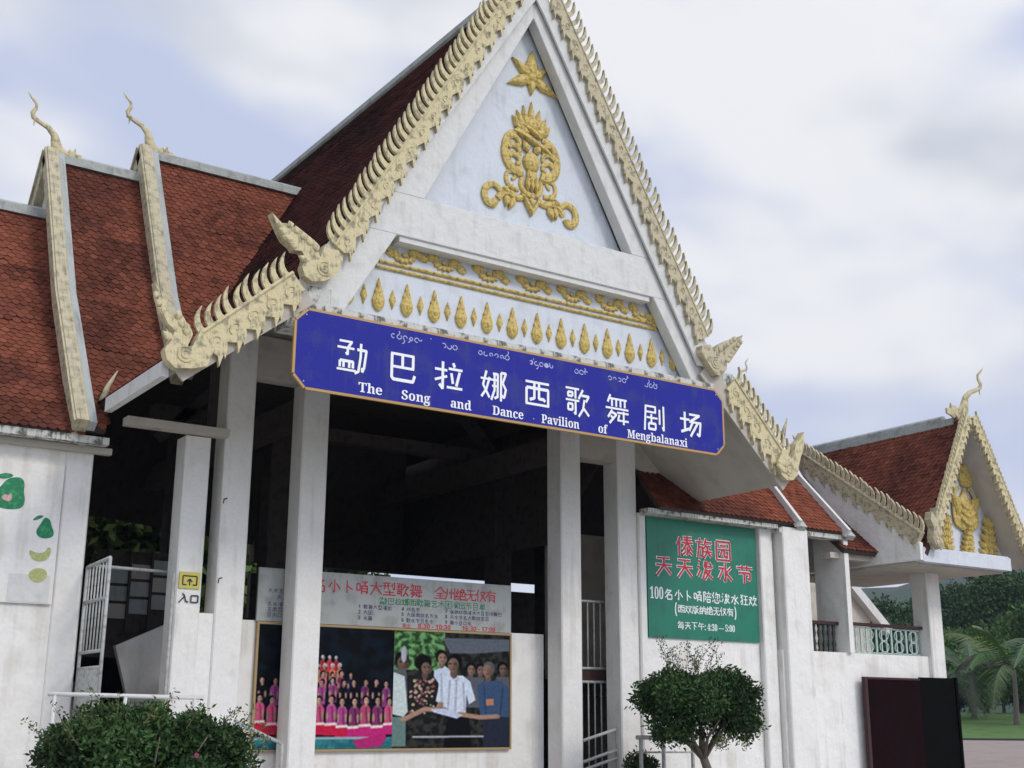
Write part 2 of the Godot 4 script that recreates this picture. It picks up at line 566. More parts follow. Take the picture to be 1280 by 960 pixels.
# ------------------------------------------------------------------ lettering: strokes on a 16 x 16 grid, two hexadecimal digits a point
const HAN := {
	"勐": "1171 7154 545746 0484 1a1d 1a8a8d 3a3d 6a6d 0e9e a4f4ecdedc c1c7be9f", "巴": "22e2 e2e8 8288 28e8 222d3eeefb",
	"拉": "0565 414e2c 0a68 a1b3 84f4 96ab e5cc 7dfd", "娜": "31185e 543a0e 0565 72a2ad8e 75a5 78a8 828a6f c1cf c1f1d6 d6f9edcc",
	"西": "12f2 151d 15f5fd 1dfd 626a3b 929acadb", "歌": "0181 1343451513 6166 0787 19494c1c19 676e5d b186 a4f4d7 c6bb8f bafe",
	"舞": "3014 22e2 4246 7276 a2a6 d2d6 07f7 481c 397a2f 3b5d 89f9 9a8d 8dfd c8cf", "剧": "1282 8285 1585 120f 2898 565b 3b8b8e3e3b b3bb e1eedc",
	"场": "0565 313b 0c6a 72e2 e276 76f6 f6edcc 966b d67e", "傣": "3107 242f 71e1 73e3 55f5 a0a55b a5fb a8ae9d 798a 5e8c d9bb bbfe",
	"族": "3042 0363 331f 37676e4d a085 93f3 a578 96e6 7afa b6ba7f bafe", "园": "11f1ff1f11 54b4 37d7 775c 979ccdca",
	"天": "22d2 17f7 82871f 87fe", "泼": "1132 0526 0d38 8175 75f5 a1955f 88d8 d87f 89fe c2e4", "水": "818f6d 15651d e498 88fe",
	"节": "03f3 5155 a1a5 17d7dcab 777f", "名": "6118 53c31d 5577 59d9df5f59", "小": "818f6d 541a a5fb", "卜": "616f 67db",
	"哨": "14545b1b14 b0b5 8193 e1c3 767f 76e6eecd 79e9 7cec", "陪": "111f 115136 365a3c a0b2 73f3 8597 d5c7 68f8 7bdbdf7f7b",
	"您": "3006 2529 8065 73e3d5 a3a998 7668 d5e8 1b0e 4a4e6fbfcc 8a9c dafd", "狂": "6025 20445a4e2d 571b 82f2 87e7 7efe b2be",
	"欢": "13630e 156d b087 a4f4d7 c6bb7f bbfe", "双": "13630e 156d 83f37f 85fe", "版": "21280f 5155 2565 29595f e183 838b6f 86e67f 88fe",
	"纳": "411636 630b6a 0e6d 747f 74f4fedd b0b67b b7db", "绝": "411636 630b6a 0e6d a075 92d2b5 75e5ea a5aa 7aea 757efefb",
	"无": "22d2 07f7 727a1f 979efefb", "仅": "4008 353f 73e36f 75fe", "有": "13f3 700a 565f 56d6dfbd 59d9 5cdc",
	"每": "4005 32e2 451d 45d5cfae 1cec 09f9 7688 6a8c", "下": "11f1 717f 75ca", "午": "5017 43e3 08f8 838f", "大": "15f5 80851f 86fe",
	"型": "0181 0484 212618 6168 b1b6 e0e8c7 2bdb 888e 0efe", "全": "8007 80f7 38c8 3bcb 888e 0efe", "州": "1518 31390f 6578 919e b5c8 e0ef",
	"艺": "03f3 5155 a1a5 37d73d4eeefb", "术": "15f5 808f 851d 85fc b1d3", "团": "11f1ff1f11 36c6 939d7c 964c",
	"演": "1132 0526 0d38 a0b2 6366 63f3e5 76d6 78d8dc7c78 7ada a6ac 8d6f cdef", "出": "818e 2327 27d7 d3d7 191e 1eee e9ee",
	"目": "31c1cf3f31 35c5 3aca", "单": "4153 c1b3 34d4da3a34 37d7 0cfc 747f", "百": "11f1 8164 34d4de3e34 39d9", "入": "5184bdfe 860f", "口": "23d3dd2d23",
}

func han_mesh(ch: String, size: float, w: float) -> ArrayMesh:
	var m := MB.new()
	var k := 0
	for s in HAN[ch].split(" "):
		var line := PackedVector2Array()
		for i in range(0, s.length() - 1, 2):
			line.append(Vector2(s.substr(i, 1).hex_to_int() / 15.0 - .5, .5 - s.substr(i + 1, 1).hex_to_int() / 15.0) * size)
		var d := (line[-1] - line[0])
		var hor := absf(d.x) > absf(d.y) * 3.0 and line.size() == 2
		var runs := [line]
		if line[0] == line[-1] and line.size() > 3:
			runs = [line.slice(0, 3), line.slice(2)]
		for run in runs:
			for poly in Geometry2D.offset_polyline(run, size * w * (.40 if hor else .5), Geometry2D.JOIN_ROUND, Geometry2D.END_SQUARE if hor else Geometry2D.END_ROUND):
				if not Geometry2D.is_polygon_clockwise(poly):
					m.face(poly, Transform3D(), .0006 * k, false)
			k += 1
	return m.done()

func write_han(parent: Node, text: String, from: Vector3, step: Vector2, size: float, w: float, mat: Material, n := "character", squeeze := 1.0) -> void:
	var p := from
	for ch in text:
		if HAN.has(ch):
			part(n, han_mesh(ch, size, w), mat, parent, Transform3D(Basis().scaled(Vector3(squeeze, 1, 1)), p))
		p += Vector3(step.x, step.y, 0)

func latin(parent: Node, text: String, at: Vector3, h: float, width: float, mat: Material, serif := true, n := "word", spin := 0.0) -> void:
	var f := SystemFont.new()
	f.font_names = PackedStringArray(["Droid Serif" if serif else "Droid Sans"])
	f.font_weight = 700
	var t := TextMesh.new()
	t.text = text
	t.font = f
	t.font_size = 64
	t.pixel_size = h / 46.0
	t.depth = .004
	t.curve_step = 2.0
	var ab := t.get_aabb()
	var sx := width / ab.size.x if width > 0 else 1.0
	part(n, t, mat, parent, Transform3D(Basis(Vector3.BACK, spin).scaled_local(Vector3(sx, 1, 1)), at))

# ------------------------------------------------------------------ plants
func leaf_cluster(n: int, size: float, seed_: int, long := 1.0) -> ArrayMesh:
	var r := RandomNumberGenerator.new()
	r.seed = seed_
	var m := MB.new()
	for i in n:
		var d := Vector3(r.randfn(), r.randfn() + .4, r.randfn()).normalized()
		var s := d.cross(Vector3(r.randfn(), r.randfn(), r.randfn())).normalized()
		var u := s.cross(d)
		var o := Vector3(r.randfn(), r.randfn(), r.randfn()) * size * .55
		var l := size * r.randf_range(.75, 1.25) * long
		var w := size * r.randf_range(.2, .3)
		var a := o
		var mid := o + d * l * .5 + u * l * .10
		var tip := o + d * l
		m.tri(a, mid - s * w, mid + s * w * .0)
		m.tri(a, mid, mid + s * w)
		m.tri(mid - s * w, tip, mid)
		m.tri(mid, tip, mid + s * w)
	return m.done()

func foliage(parent: Node, at: Array, mesh: Mesh, cols: Array) -> void:
	var mm := MultiMesh.new()
	mm.transform_format = MultiMesh.TRANSFORM_3D
	mm.use_colors = true
	mm.mesh = mesh
	mm.instance_count = at.size()
	for i in at.size():
		mm.set_instance_transform(i, at[i])
		mm.set_instance_color(i, cols[i])
	var mi := MultiMeshInstance3D.new()
	mi.name = "foliage"
	mi.multimesh = mm
	mi.material_override = M.leaf
	mi.set_meta("kind", "stuff")
	parent.add_child(mi, true)
	if org.has(parent):
		mi.position = -org[parent]

func rbasis(r: RandomNumberGenerator, s: float) -> Basis:
	return Basis.from_euler(Vector3(r.randf_range(-.9, .9), r.randf() * TAU, r.randf_range(-.9, .9))).scaled(Vector3.ONE * s)

func green(r: RandomNumberGenerator, base: Color, spread: float) -> Color:
	var g := 1.0 + r.randfn(0, spread)
	return Color(maxf(base.r * g * (1 + r.randfn(0, .12)), .004), maxf(base.g * g, .006), maxf(base.b * g, .002))

var clusters := {}
func crown_tree(n: String, label: String, at: Vector3, h: float, wid: float, base: Color, seed_: int, group: String, leaf := .45, dens := 1.0) -> void:
	var r := RandomNumberGenerator.new()
	r.seed = seed_
	var t := thing(n, label, "tree", at, group)
	var m := MB.new(true)
	var lean := Vector3(r.randfn() * .05, 1, r.randfn() * .05)
	m.tube(PackedVector3Array([at + Vector3.DOWN * .3, at + lean * h * .2, at + lean * h * .45, at + lean * h * .75]), PackedFloat32Array([h * .028, h * .02, h * .015, h * .006]), 7)
	var lobes := []
	for i in 11:
		var a := r.randf() * TAU
		var q := r.randf_range(.25, .95)
		var rad := wid * .5 * r.randf_range(.25, .85) * (1.15 - q * .6)
		var c := at + Vector3(cos(a) * rad, h * (.22 + q * .70), sin(a) * rad)
		lobes.append([c, wid * r.randf_range(.17, .29)])
		m.tube(PackedVector3Array([at + lean * h * minf(.2 + q * .35, .6), (at + lean * h * .45 + c) * .5, c]), PackedFloat32Array([h * .009, h * .006, h * .002]), 5)
	part("trunk", m.done(), M.bark, t)
	var xs := []
	var cs := []
	for lb in lobes:
		var tone := r.randf_range(.65, 1.45)
		for i in int(150 * dens):
			var d: Vector3 = Vector3(r.randfn(), r.randfn() * .8, r.randfn()).normalized() * lb[1] * pow(r.randf(), .4)
			xs.append(Transform3D(rbasis(r, r.randf_range(.7, 1.3)), lb[0] + d))
			cs.append(green(r, base * tone, .22))
	if not clusters.has(leaf):
		clusters[leaf] = leaf_cluster(6, leaf, 5)
	foliage(t, xs, clusters[leaf], cs)

func frond_mesh(l: float, droop: float, rise: float, wide: float, seed_: int) -> ArrayMesh:
	var r := RandomNumberGenerator.new()
	r.seed = seed_
	var m := MB.new()
	var pts := PackedVector3Array()
	var rad := PackedFloat32Array()
	for i in 11:
		var k := i / 10.0
		pts.append(Vector3(l * k * (1 - .25 * k * droop), l * (rise * k - droop * k * k), 0))
		rad.append(l * .010 * (1.1 - k))
	m.tube(pts, rad, 4)
	for i in range(4, 46):
		var k := i / 46.0
		var j := mini(int(k * 10), 9)
		var p := pts[j].lerp(pts[j + 1], k * 10 - j)
		var d := (pts[j + 1] - pts[j]).normalized()
		for s in [-1.0, 1.0]:
			var ll := wide * (.35 + .65 * sin(PI * minf(k * 1.05, 1))) * r.randf_range(.85, 1.1)
			var e := p + (Vector3(0, -.55 - r.randf() * .3, s) * .8 + d * .55).normalized() * ll
			var w := d * l * .011
			m.tri(p - w, e, p + w)
	return m.done()

func palm(label: String, at: Vector3, h: float, fl: float, seed_: int, base: Color, nf := 13) -> void:
	var r := RandomNumberGenerator.new()
	r.seed = seed_
	var t := thing("palm_tree", label, "palm", at)
	var m := MB.new(true)
	m.tube(PackedVector3Array([at + Vector3.DOWN * .3, at + Vector3.UP * h * .1, at + Vector3(.04 * h, h * .6, 0), at + Vector3(.05 * h, h, 0)]), PackedFloat32Array([h * .075, h * .055, h * .045, h * .04]), 9)
	part("trunk", m.done(), M.bark, t)
	var fm := [frond_mesh(fl, .75, .75, fl * .24, seed_), frond_mesh(fl, .55, 1.0, fl * .22, seed_ + 1), frond_mesh(fl * .9, 1.0, .45, fl * .24, seed_ + 2)]
	for i in nf:
		var f := flat(lin(base.r * r.randf_range(.7, 1.4), base.g * r.randf_range(.75, 1.3), base.b), .55)
		f.cull_mode = BaseMaterial3D.CULL_DISABLED
		f.backlight_enabled = true
		f.backlight = Color(.12, .16, .03)
		part("frond", fm[i % 3], f, t, Transform3D(Basis(Vector3.UP, TAU * i / nf * 1.618 * 2 + r.randf() * .3), at + Vector3(.05 * h, h, 0)))

# ------------------------------------------------------------------ rails
func tubes(parent: Node, n: String, runs: Array, r: float, mat: Material) -> void:
	for q in runs:
		var m := MB.new(true)
		m.tube(PackedVector3Array(q), PackedFloat32Array(range(q.size()).map(func(_i): return r)), 8)
		part(n, m.done(), mat, parent)

# ------------------------------------------------------------------ printed photographs
func ell(im: Image, c: Vector2, r: Vector2, col: Color) -> void:
	for y in range(maxi(int(c.y - r.y), 0), mini(int(c.y + r.y) + 1, im.get_height())):
		for x in range(maxi(int(c.x - r.x), 0), mini(int(c.x + r.x) + 1, im.get_width())):
			var d := Vector2((x - c.x) / r.x, (y - c.y) / r.y).length()
			if d < 1.0:
				im.set_pixel(x, y, im.get_pixel(x, y).lerp(col * (1.0 + .12 * (c.x - x) / r.x), clampf((1.0 - d) * 5.0, 0, 1)))

func fillp(im: Image, pts: PackedVector2Array, col: Color) -> void:
	var lo := Vector2(1e9, 1e9)
	var hi := -lo
	for p in pts:
		lo = lo.min(p)
		hi = hi.max(p)
	for y in range(maxi(int(lo.y), 0), mini(int(hi.y) + 1, im.get_height())):
		for x in range(maxi(int(lo.x), 0), mini(int(hi.x) + 1, im.get_width())):
			if Geometry2D.is_point_in_polygon(Vector2(x, y), pts):
				im.set_pixel(x, y, col)

func head(im: Image, c: Vector2, r: float, skin: Color, hair: Color, turn := 0.0) -> void:
	ell(im, c + Vector2(0, r * 1.05), Vector2(r * .45, r * .6), skin * .8)
	ell(im, c + Vector2(-turn * .15, -.22) * r, Vector2(r * .86, r * 1.02), hair)
	ell(im, c + Vector2(turn * .12, .12) * r, Vector2(r * .66, r * .88), skin)
	ell(im, c + Vector2(turn * .3 + .3, .25) * r, Vector2(r * .34, r * .6), skin * .82)
	for e in [-.28, .28]:
		ell(im, c + Vector2(e + turn * .25, -.02) * r, Vector2(r * .17, r * .09), hair.lerp(skin, .25))
	ell(im, c + Vector2(turn * .35, .28) * r, Vector2(r * .10, r * .18), skin * 1.12)
	ell(im, c + Vector2(turn * .28, .56) * r, Vector2(r * .24, r * .07), Color(.42, .20, .18))

func speckle(im: Image, rect: Rect2i, a: Color, b: Color, freq: float, seed_: int) -> void:
	var nz := noise(seed_, freq, 4)
	for y in range(rect.position.y, rect.end.y):
		for x in range(rect.position.x, rect.end.x):
			im.set_pixel(x, y, a.lerp(b, smoothstep(-.35, .35, nz.get_noise_2d(x, y))))

# soft focus, print grain and a faded tone
func soften(im: Image) -> ImageTexture:
	var w := im.get_width()
	var h := im.get_height()
	im.resize(w * 2 / 9, h * 2 / 9, Image.INTERPOLATE_LANCZOS)
	im.resize(w, h, Image.INTERPOLATE_CUBIC)
	var nz := noise(12, .09, 4)
	for y in h:
		for x in w:
			var c := im.get_pixel(x, y)
			var k := 1.0 + nz.get_noise_2d(x * .6, y * .6) * .10
			var l := c.get_luminance()
			c = c.lerp(Color(l, l, l), .18)
			im.set_pixel(x, y, Color(c.r * k + .012, c.g * k + .015, c.b * k + .02))
	return ImageTexture.create_from_image(im)

func troupe_photo() -> ImageTexture:
	var r := RandomNumberGenerator.new()
	r.seed = 44
	var im := Image.create_empty(512, 448, false, Image.FORMAT_RGB8)
	speckle(im, Rect2i(0, 0, 512, 448), Color(.03, .04, .05), Color(.05, .09, .13), .012, 3)
	speckle(im, Rect2i(0, 405, 512, 43), Color(.10, .38, .42), Color(.16, .50, .52), .02, 4)
	var skin := Color(.70, .52, .44)
	for row in [[108, 330, 300, 27, .85, 0], [136, 290, 320, 27, .95, 1], [172, 240, 350, 34, 1.1, 2], [196, 20, 506, 43, 1.3, 3], [262, 14, 500, 44, 1.55, 4]]:
		var x: float = row[1] - (150 if row[5] < 2 else 0)
		while x < row[2]:
			var y: float = row[0] + r.randfn(0, 4)
			var s: float = row[4] * r.randf_range(.9, 1.08)
			var c: Color
			match int(row[5]):
				0: c = Color(.75, .15, .22)
				1: c = [Color(.85, .35, .25), Color(.9, .55, .35), Color(.86, .86, .9)][r.randi() % 3]
				2: c = [Color(.62, .2, .45), Color(.10, .13, .30), Color(.72, .3, .42)][r.randi() % 3]
				3: c = [Color(.60, .22, .50), Color(.05, .05, .07), Color(.70, .28, .55)][r.randi() % 3]
				_: c = [Color(.75, .25, .42), Color(.66, .22, .5), Color(.80, .45, .50)][r.randi() % 3]
			c *= r.randf_range(.7, 1.2)
			fillp(im, PackedVector2Array([Vector2(x - 13 * s, y + 26 * s), Vector2(x - 7 * s, y + 16 * s), Vector2(x + 7 * s, y + 16 * s), Vector2(x + 13 * s, y + 26 * s), Vector2(x + 12 * s, y + 72 * s), Vector2(x - 12 * s, y + 72 * s)]), c)
			ell(im, Vector2(x - 9 * s, y + 44 * s), Vector2(4, 11) * s, skin * .9)
			ell(im, Vector2(x + 9 * s, y + 44 * s), Vector2(4, 11) * s, skin * .9)
			head(im, Vector2(x + r.randfn(), y + 5 * s), 10 * s, skin * r.randf_range(.9, 1.12), Color(.04, .03, .035) if row[5] > 1 else Color(.72, .77, .84), r.randf_range(-1, 1))
			fillp(im, PackedVector2Array([Vector2(x - 1 * s, y + 22 * s), Vector2(x + 3 * s, y + 20 * s), Vector2(x + 8 * s, y + 60 * s), Vector2(x + 3 * s, y + 62 * s)]), c * .7)
			if row[5] == 4:
				fillp(im, PackedVector2Array([Vector2(x - 15 * s, y + 66 * s), Vector2(x + 15 * s, y + 64 * s), Vector2(x + 24 * s, y + 92 * s), Vector2(x - 17 * s, y + 92 * s)]), Color(.82, .08, .24) if x < 330 else Color(.80, .12, .45))
				fillp(im, PackedVector2Array([Vector2(x - 15 * s, y + 62 * s), Vector2(x + 15 * s, y + 60 * s), Vector2(x + 15 * s, y + 67 * s), Vector2(x - 15 * s, y + 69 * s)]), Color(.86, .78, .72))
			x += row[3] + r.randfn(0, 2)
	fillp(im, P([0, 404, 420, 404, 440, 412, 0, 414]), Color(.55, .62, .66))
	fillp(im, P([360, 418, 470, 396, 492, 408, 470, 440, 380, 446]), Color(.75, .12, .42))
	return soften(im)

func visit_photo() -> ImageTexture:
	var im := Image.create_empty(448, 448, false, Image.FORMAT_RGB8)
	speckle(im, Rect2i(0, 0, 448, 448), Color(.08, .09, .08), Color(.20, .19, .17), .03, 6)
	speckle(im, Rect2i(0, 0, 190, 150), Color(.12, .26, .12), Color(.40, .62, .34), .03, 8)
	fillp(im, P([180, 20, 448, 14, 448, 62, 300, 78, 210, 80]), Color(.34, .37, .41))
	var skin := Color(.52, .39, .32)
	for q in [[30, 120, 34, .75], [292, 140, 24, 1.0], [330, 142, 24, .9], [420, 135, 26, .8]]:
		head(im, Vector2(q[0], q[1]), q[2], skin * q[3], Color(.05, .05, .05), .4)
	for q in [[270, 170, 40], [318, 172, 44], [20, 150, 40], [420, 168, 50]]:
		fillp(im, P([q[0] - 26, q[1], q[0] + 26, q[1], q[0] + 34, q[1] + 120, q[0] - 34, q[1] + 120]), Color(.32, .33, .36))
	# man behind in a white shirt
	fillp(im, P([150, 150, 190, 130, 220, 150, 215, 300, 150, 300]), Color(.72, .77, .84))
	head(im, Vector2(178, 98), 27, skin * 1.1, Color(.05, .045, .045), .5)
	# figure at the left edge
	fillp(im, P([0, 160, 40, 175, 55, 310, 40, 330, 0, 320]), Color(.72, .78, .76))
	fillp(im, P([0, 330, 48, 330, 50, 440, 0, 440]), Color(.36, .48, .45))
	ell(im, Vector2(36, 90), Vector2(12, 36), Color(.62, .62, .68))
	# flowered shirt
	fillp(im, P([50, 190, 90, 155, 140, 160, 168, 200, 166, 300, 140, 330, 60, 330, 52, 260]), Color(.12, .12, .11))
	var r := RandomNumberGenerator.new()
	r.seed = 9
	for i in 70:
		ell(im, Vector2(r.randf_range(62, 150), r.randf_range(180, 318)), Vector2.ONE * r.randf_range(3, 8), [Color(.72, .55, .50), Color(.66, .60, .42), Color(.50, .28, .30)][i % 3])
	ell(im, Vector2(108, 120), Vector2(36, 36), Color(.05, .045, .04))
	head(im, Vector2(116, 138), 30, skin * .85, Color(.05, .045, .04), .8)
	# central figure, white short-sleeved shirt
	fillp(im, P([172, 190, 200, 168, 260, 166, 290, 190, 312, 262, 286, 280, 276, 240, 274, 316, 196, 318, 192, 250, 176, 280, 158, 268]), Color(.76, .80, .87))
	fillp(im, P([205, 316, 285, 314, 300, 448, 190, 448]), Color(.06, .06, .07))
	head(im, Vector2(226, 122), 36, skin * .92, Color(.04, .04, .045), -.6)
	# figure in a blue polo shirt
	fillp(im, P([318, 205, 350, 182, 410, 185, 448, 215, 448, 330, 330, 322]), Color(.20, .30, .44))
	fillp(im, P([340, 322, 448, 330, 448, 448, 345, 448]), Color(.14, .16, .22))
	head(im, Vector2(361, 142), 31, skin, Color(.34, .33, .32), -.7)
	fillp(im, P([350, 258, 385, 256, 384, 282, 352, 284]), Color(.70, .45, .32))
	# shirt folds, collars and shadow
	for q in [[210, 190, 204, 300], [262, 200, 268, 300], [236, 200, 232, 312], [345, 215, 352, 310], [420, 215, 410, 315], [176, 165, 182, 290]]:
		for k in 20:
			ell(im, Vector2(q[0], q[1]).lerp(Vector2(q[2], q[3]), k / 19.0), Vector2(5, 7), im.get_pixel(q[0] + 8, q[1] + 20) * .84)
	fillp(im, P([214, 168, 232, 186, 248, 168, 236, 200]), Color(.60, .64, .70))
	# forearms and the album
	for a in [[40, 340, 120, 298], [120, 300, 190, 300], [250, 318, 330, 330], [330, 330, 400, 326], [176, 280, 170, 300]]:
		for k in 16:
			ell(im, Vector2(a[0], a[1]).lerp(Vector2(a[2], a[3]), k / 15.0), Vector2(12, 10), skin * 1.15)
	fillp(im, P([140, 300, 190, 296, 262, 322, 240, 336, 150, 312]), Color(.72, .74, .84))
	fillp(im, P([74, 402, 345, 400, 345, 408, 74, 410]), Color(.58, .60, .62))
	return soften(im)

func print_plane(w: float, h: float, tex: Texture2D) -> Array:
	var m := QuadMesh.new()
	m.size = Vector2(w, h)
	var s := StandardMaterial3D.new()
	s.albedo_texture = tex
	s.roughness = .5
	s.metallic_specular = .15
	s.albedo_color = Color(1, 1, 1)
	return [m, s]

# ------------------------------------------------------------------ the scene
func _ready() -> void:
	rng.seed = 2008
	var cam := Camera3D.new()
	cam.fov = 34.20
	cam.far = 4000.0
	cam.near = .1
	add_child(cam)
	cam.position = Vector3(0, 1.6, 0)
	cam.basis = Basis(Vector3.UP, -deg_to_rad(34.35)) * Basis(Vector3.RIGHT, atan(418.0 / 1560.0)) * Basis(Vector3.BACK, deg_to_rad(.25))
	cam.current = true
	var env := Environment.new()
	env.background_mode = Environment.BG_SKY
	env.sky = make_sky()
	env.tonemap_mode = Environment.TONE_MAPPER_LINEAR
	env.tonemap_exposure = 1.55
	env.fog_enabled = true
	env.fog_density = .0002
	env.fog_light_color = Color(.74, .80, .90)
	env.sdfgi_enabled = true
	env.ssao_enabled = true
	env.ssil_enabled = true
	var we := WorldEnvironment.new()
	we.environment = env
	add_child(we)
	var sun := DirectionalLight3D.new()
	sun.light_energy = .27
	sun.light_color = Color(1, .97, .92)
	sun.light_angular_distance = 14.0
	sun.shadow_enabled = true
	sun.look_at_from_position(Vector3(.28, .60, .75) * 50, Vector3.ZERO)
	add_child(sun)
	make_materials()
	fin_mesh = fin(1.0)
	make_ground()
	make_hall()
	make_left_wing()
	make_right_wing()
	make_corner_pavilion()
	make_outbuilding()
	make_signs()
	make_rails()
	make_plants()

func make_ground() -> void:
	var m := MB.new()
	m.quad(Vector3(-900, -.008, -1500), Vector3(1500, -.008, -1500), Vector3(1500, -.008, 300), Vector3(-900, -.008, 300))
	struct("grass_ground", m.done(), M.grass)
	# paved forecourt and the kerb along its far edge
	m = MB.new()
	var kb := MB.new()
	var p0 := Vector3(sin(deg_to_rad(-60)), 0, -cos(deg_to_rad(-60))) * 115.5
	for i in 60:
		var az := deg_to_rad(-60.0 + (i + 1) * 2.75)
		var p1 := Vector3(sin(az), 0, -cos(az)) * 115.5
		m.tri(Vector3(0, 0, 40), p0, p1)
		kb.beam(p0 + Vector3(0, .05, 0), p1 + Vector3(0, .05, 0), .35, .24)
		p0 = p1
	struct("paved_forecourt", m.done(), M.asphalt)
	struct("kerb", kb.done(), M.kerb)
	m = MB.new()  # unseen pale apron, added to bounce light up onto the columns
	m.quad(Vector3(-14, .004, -20.6), Vector3(29, .004, -20.6), Vector3(29, .004, 10), Vector3(-14, .004, 10))
	struct("added_bounce_apron", m.done(), M.bounce_concrete)
	# grassy bank rising behind the kerb
	var lawn := MB.new(true)
	for i in 24:
		for j in 5:
			var q := []
			for o in [[0, 0], [0, 1], [1, 1], [1, 0]]:
				var az: float = deg_to_rad(40.0 + (i + o[0]) * 1.25)
				var k: float = j + o[1]
				var dist: float = 116.0 + k * 11.0
				q.append(Vector3(sin(az) * dist, -.05 + 2.5 * smoothstep(0, 3.2, k), -cos(az) * dist))
			lawn.quad(q[0], q[1], q[2], q[3])
	struct("lawn_bank", lawn.done(), M.grass)
	var hills := MB.new(true)
	var nz := noise(33, .004, 4)
	var g := []
	for i in 70:
		var row := []
		for j in 12:
			var az := deg_to_rad(-30 + i * 2.2)
			var d := 420.0 + j * 70
			var h := sin(PI * j / 11.0) * (62 + 40 * nz.get_noise_2d(i * 22.0, j * 30.0) + 34 * smoothstep(40, 52, rad_to_deg(az)) * (1.0 - .25 * smoothstep(55, 62, rad_to_deg(az))))
			row.append(Vector3(sin(az) * d, maxf(h, -1) - 1, -cos(az) * d))
		g.append(row)
	for i in 69:
		for j in 11:
			hills.quad(g[i][j], g[i][j + 1], g[i + 1][j + 1], g[i + 1][j])
	struct("hill", hills.done(), M.hill)

func frame_slab(poly: Array, z0: float, depth: float) -> ArrayMesh:
	var m := MB.new()
	m.slab(P(poly), Z(z0), depth, .012)
	return m.done()

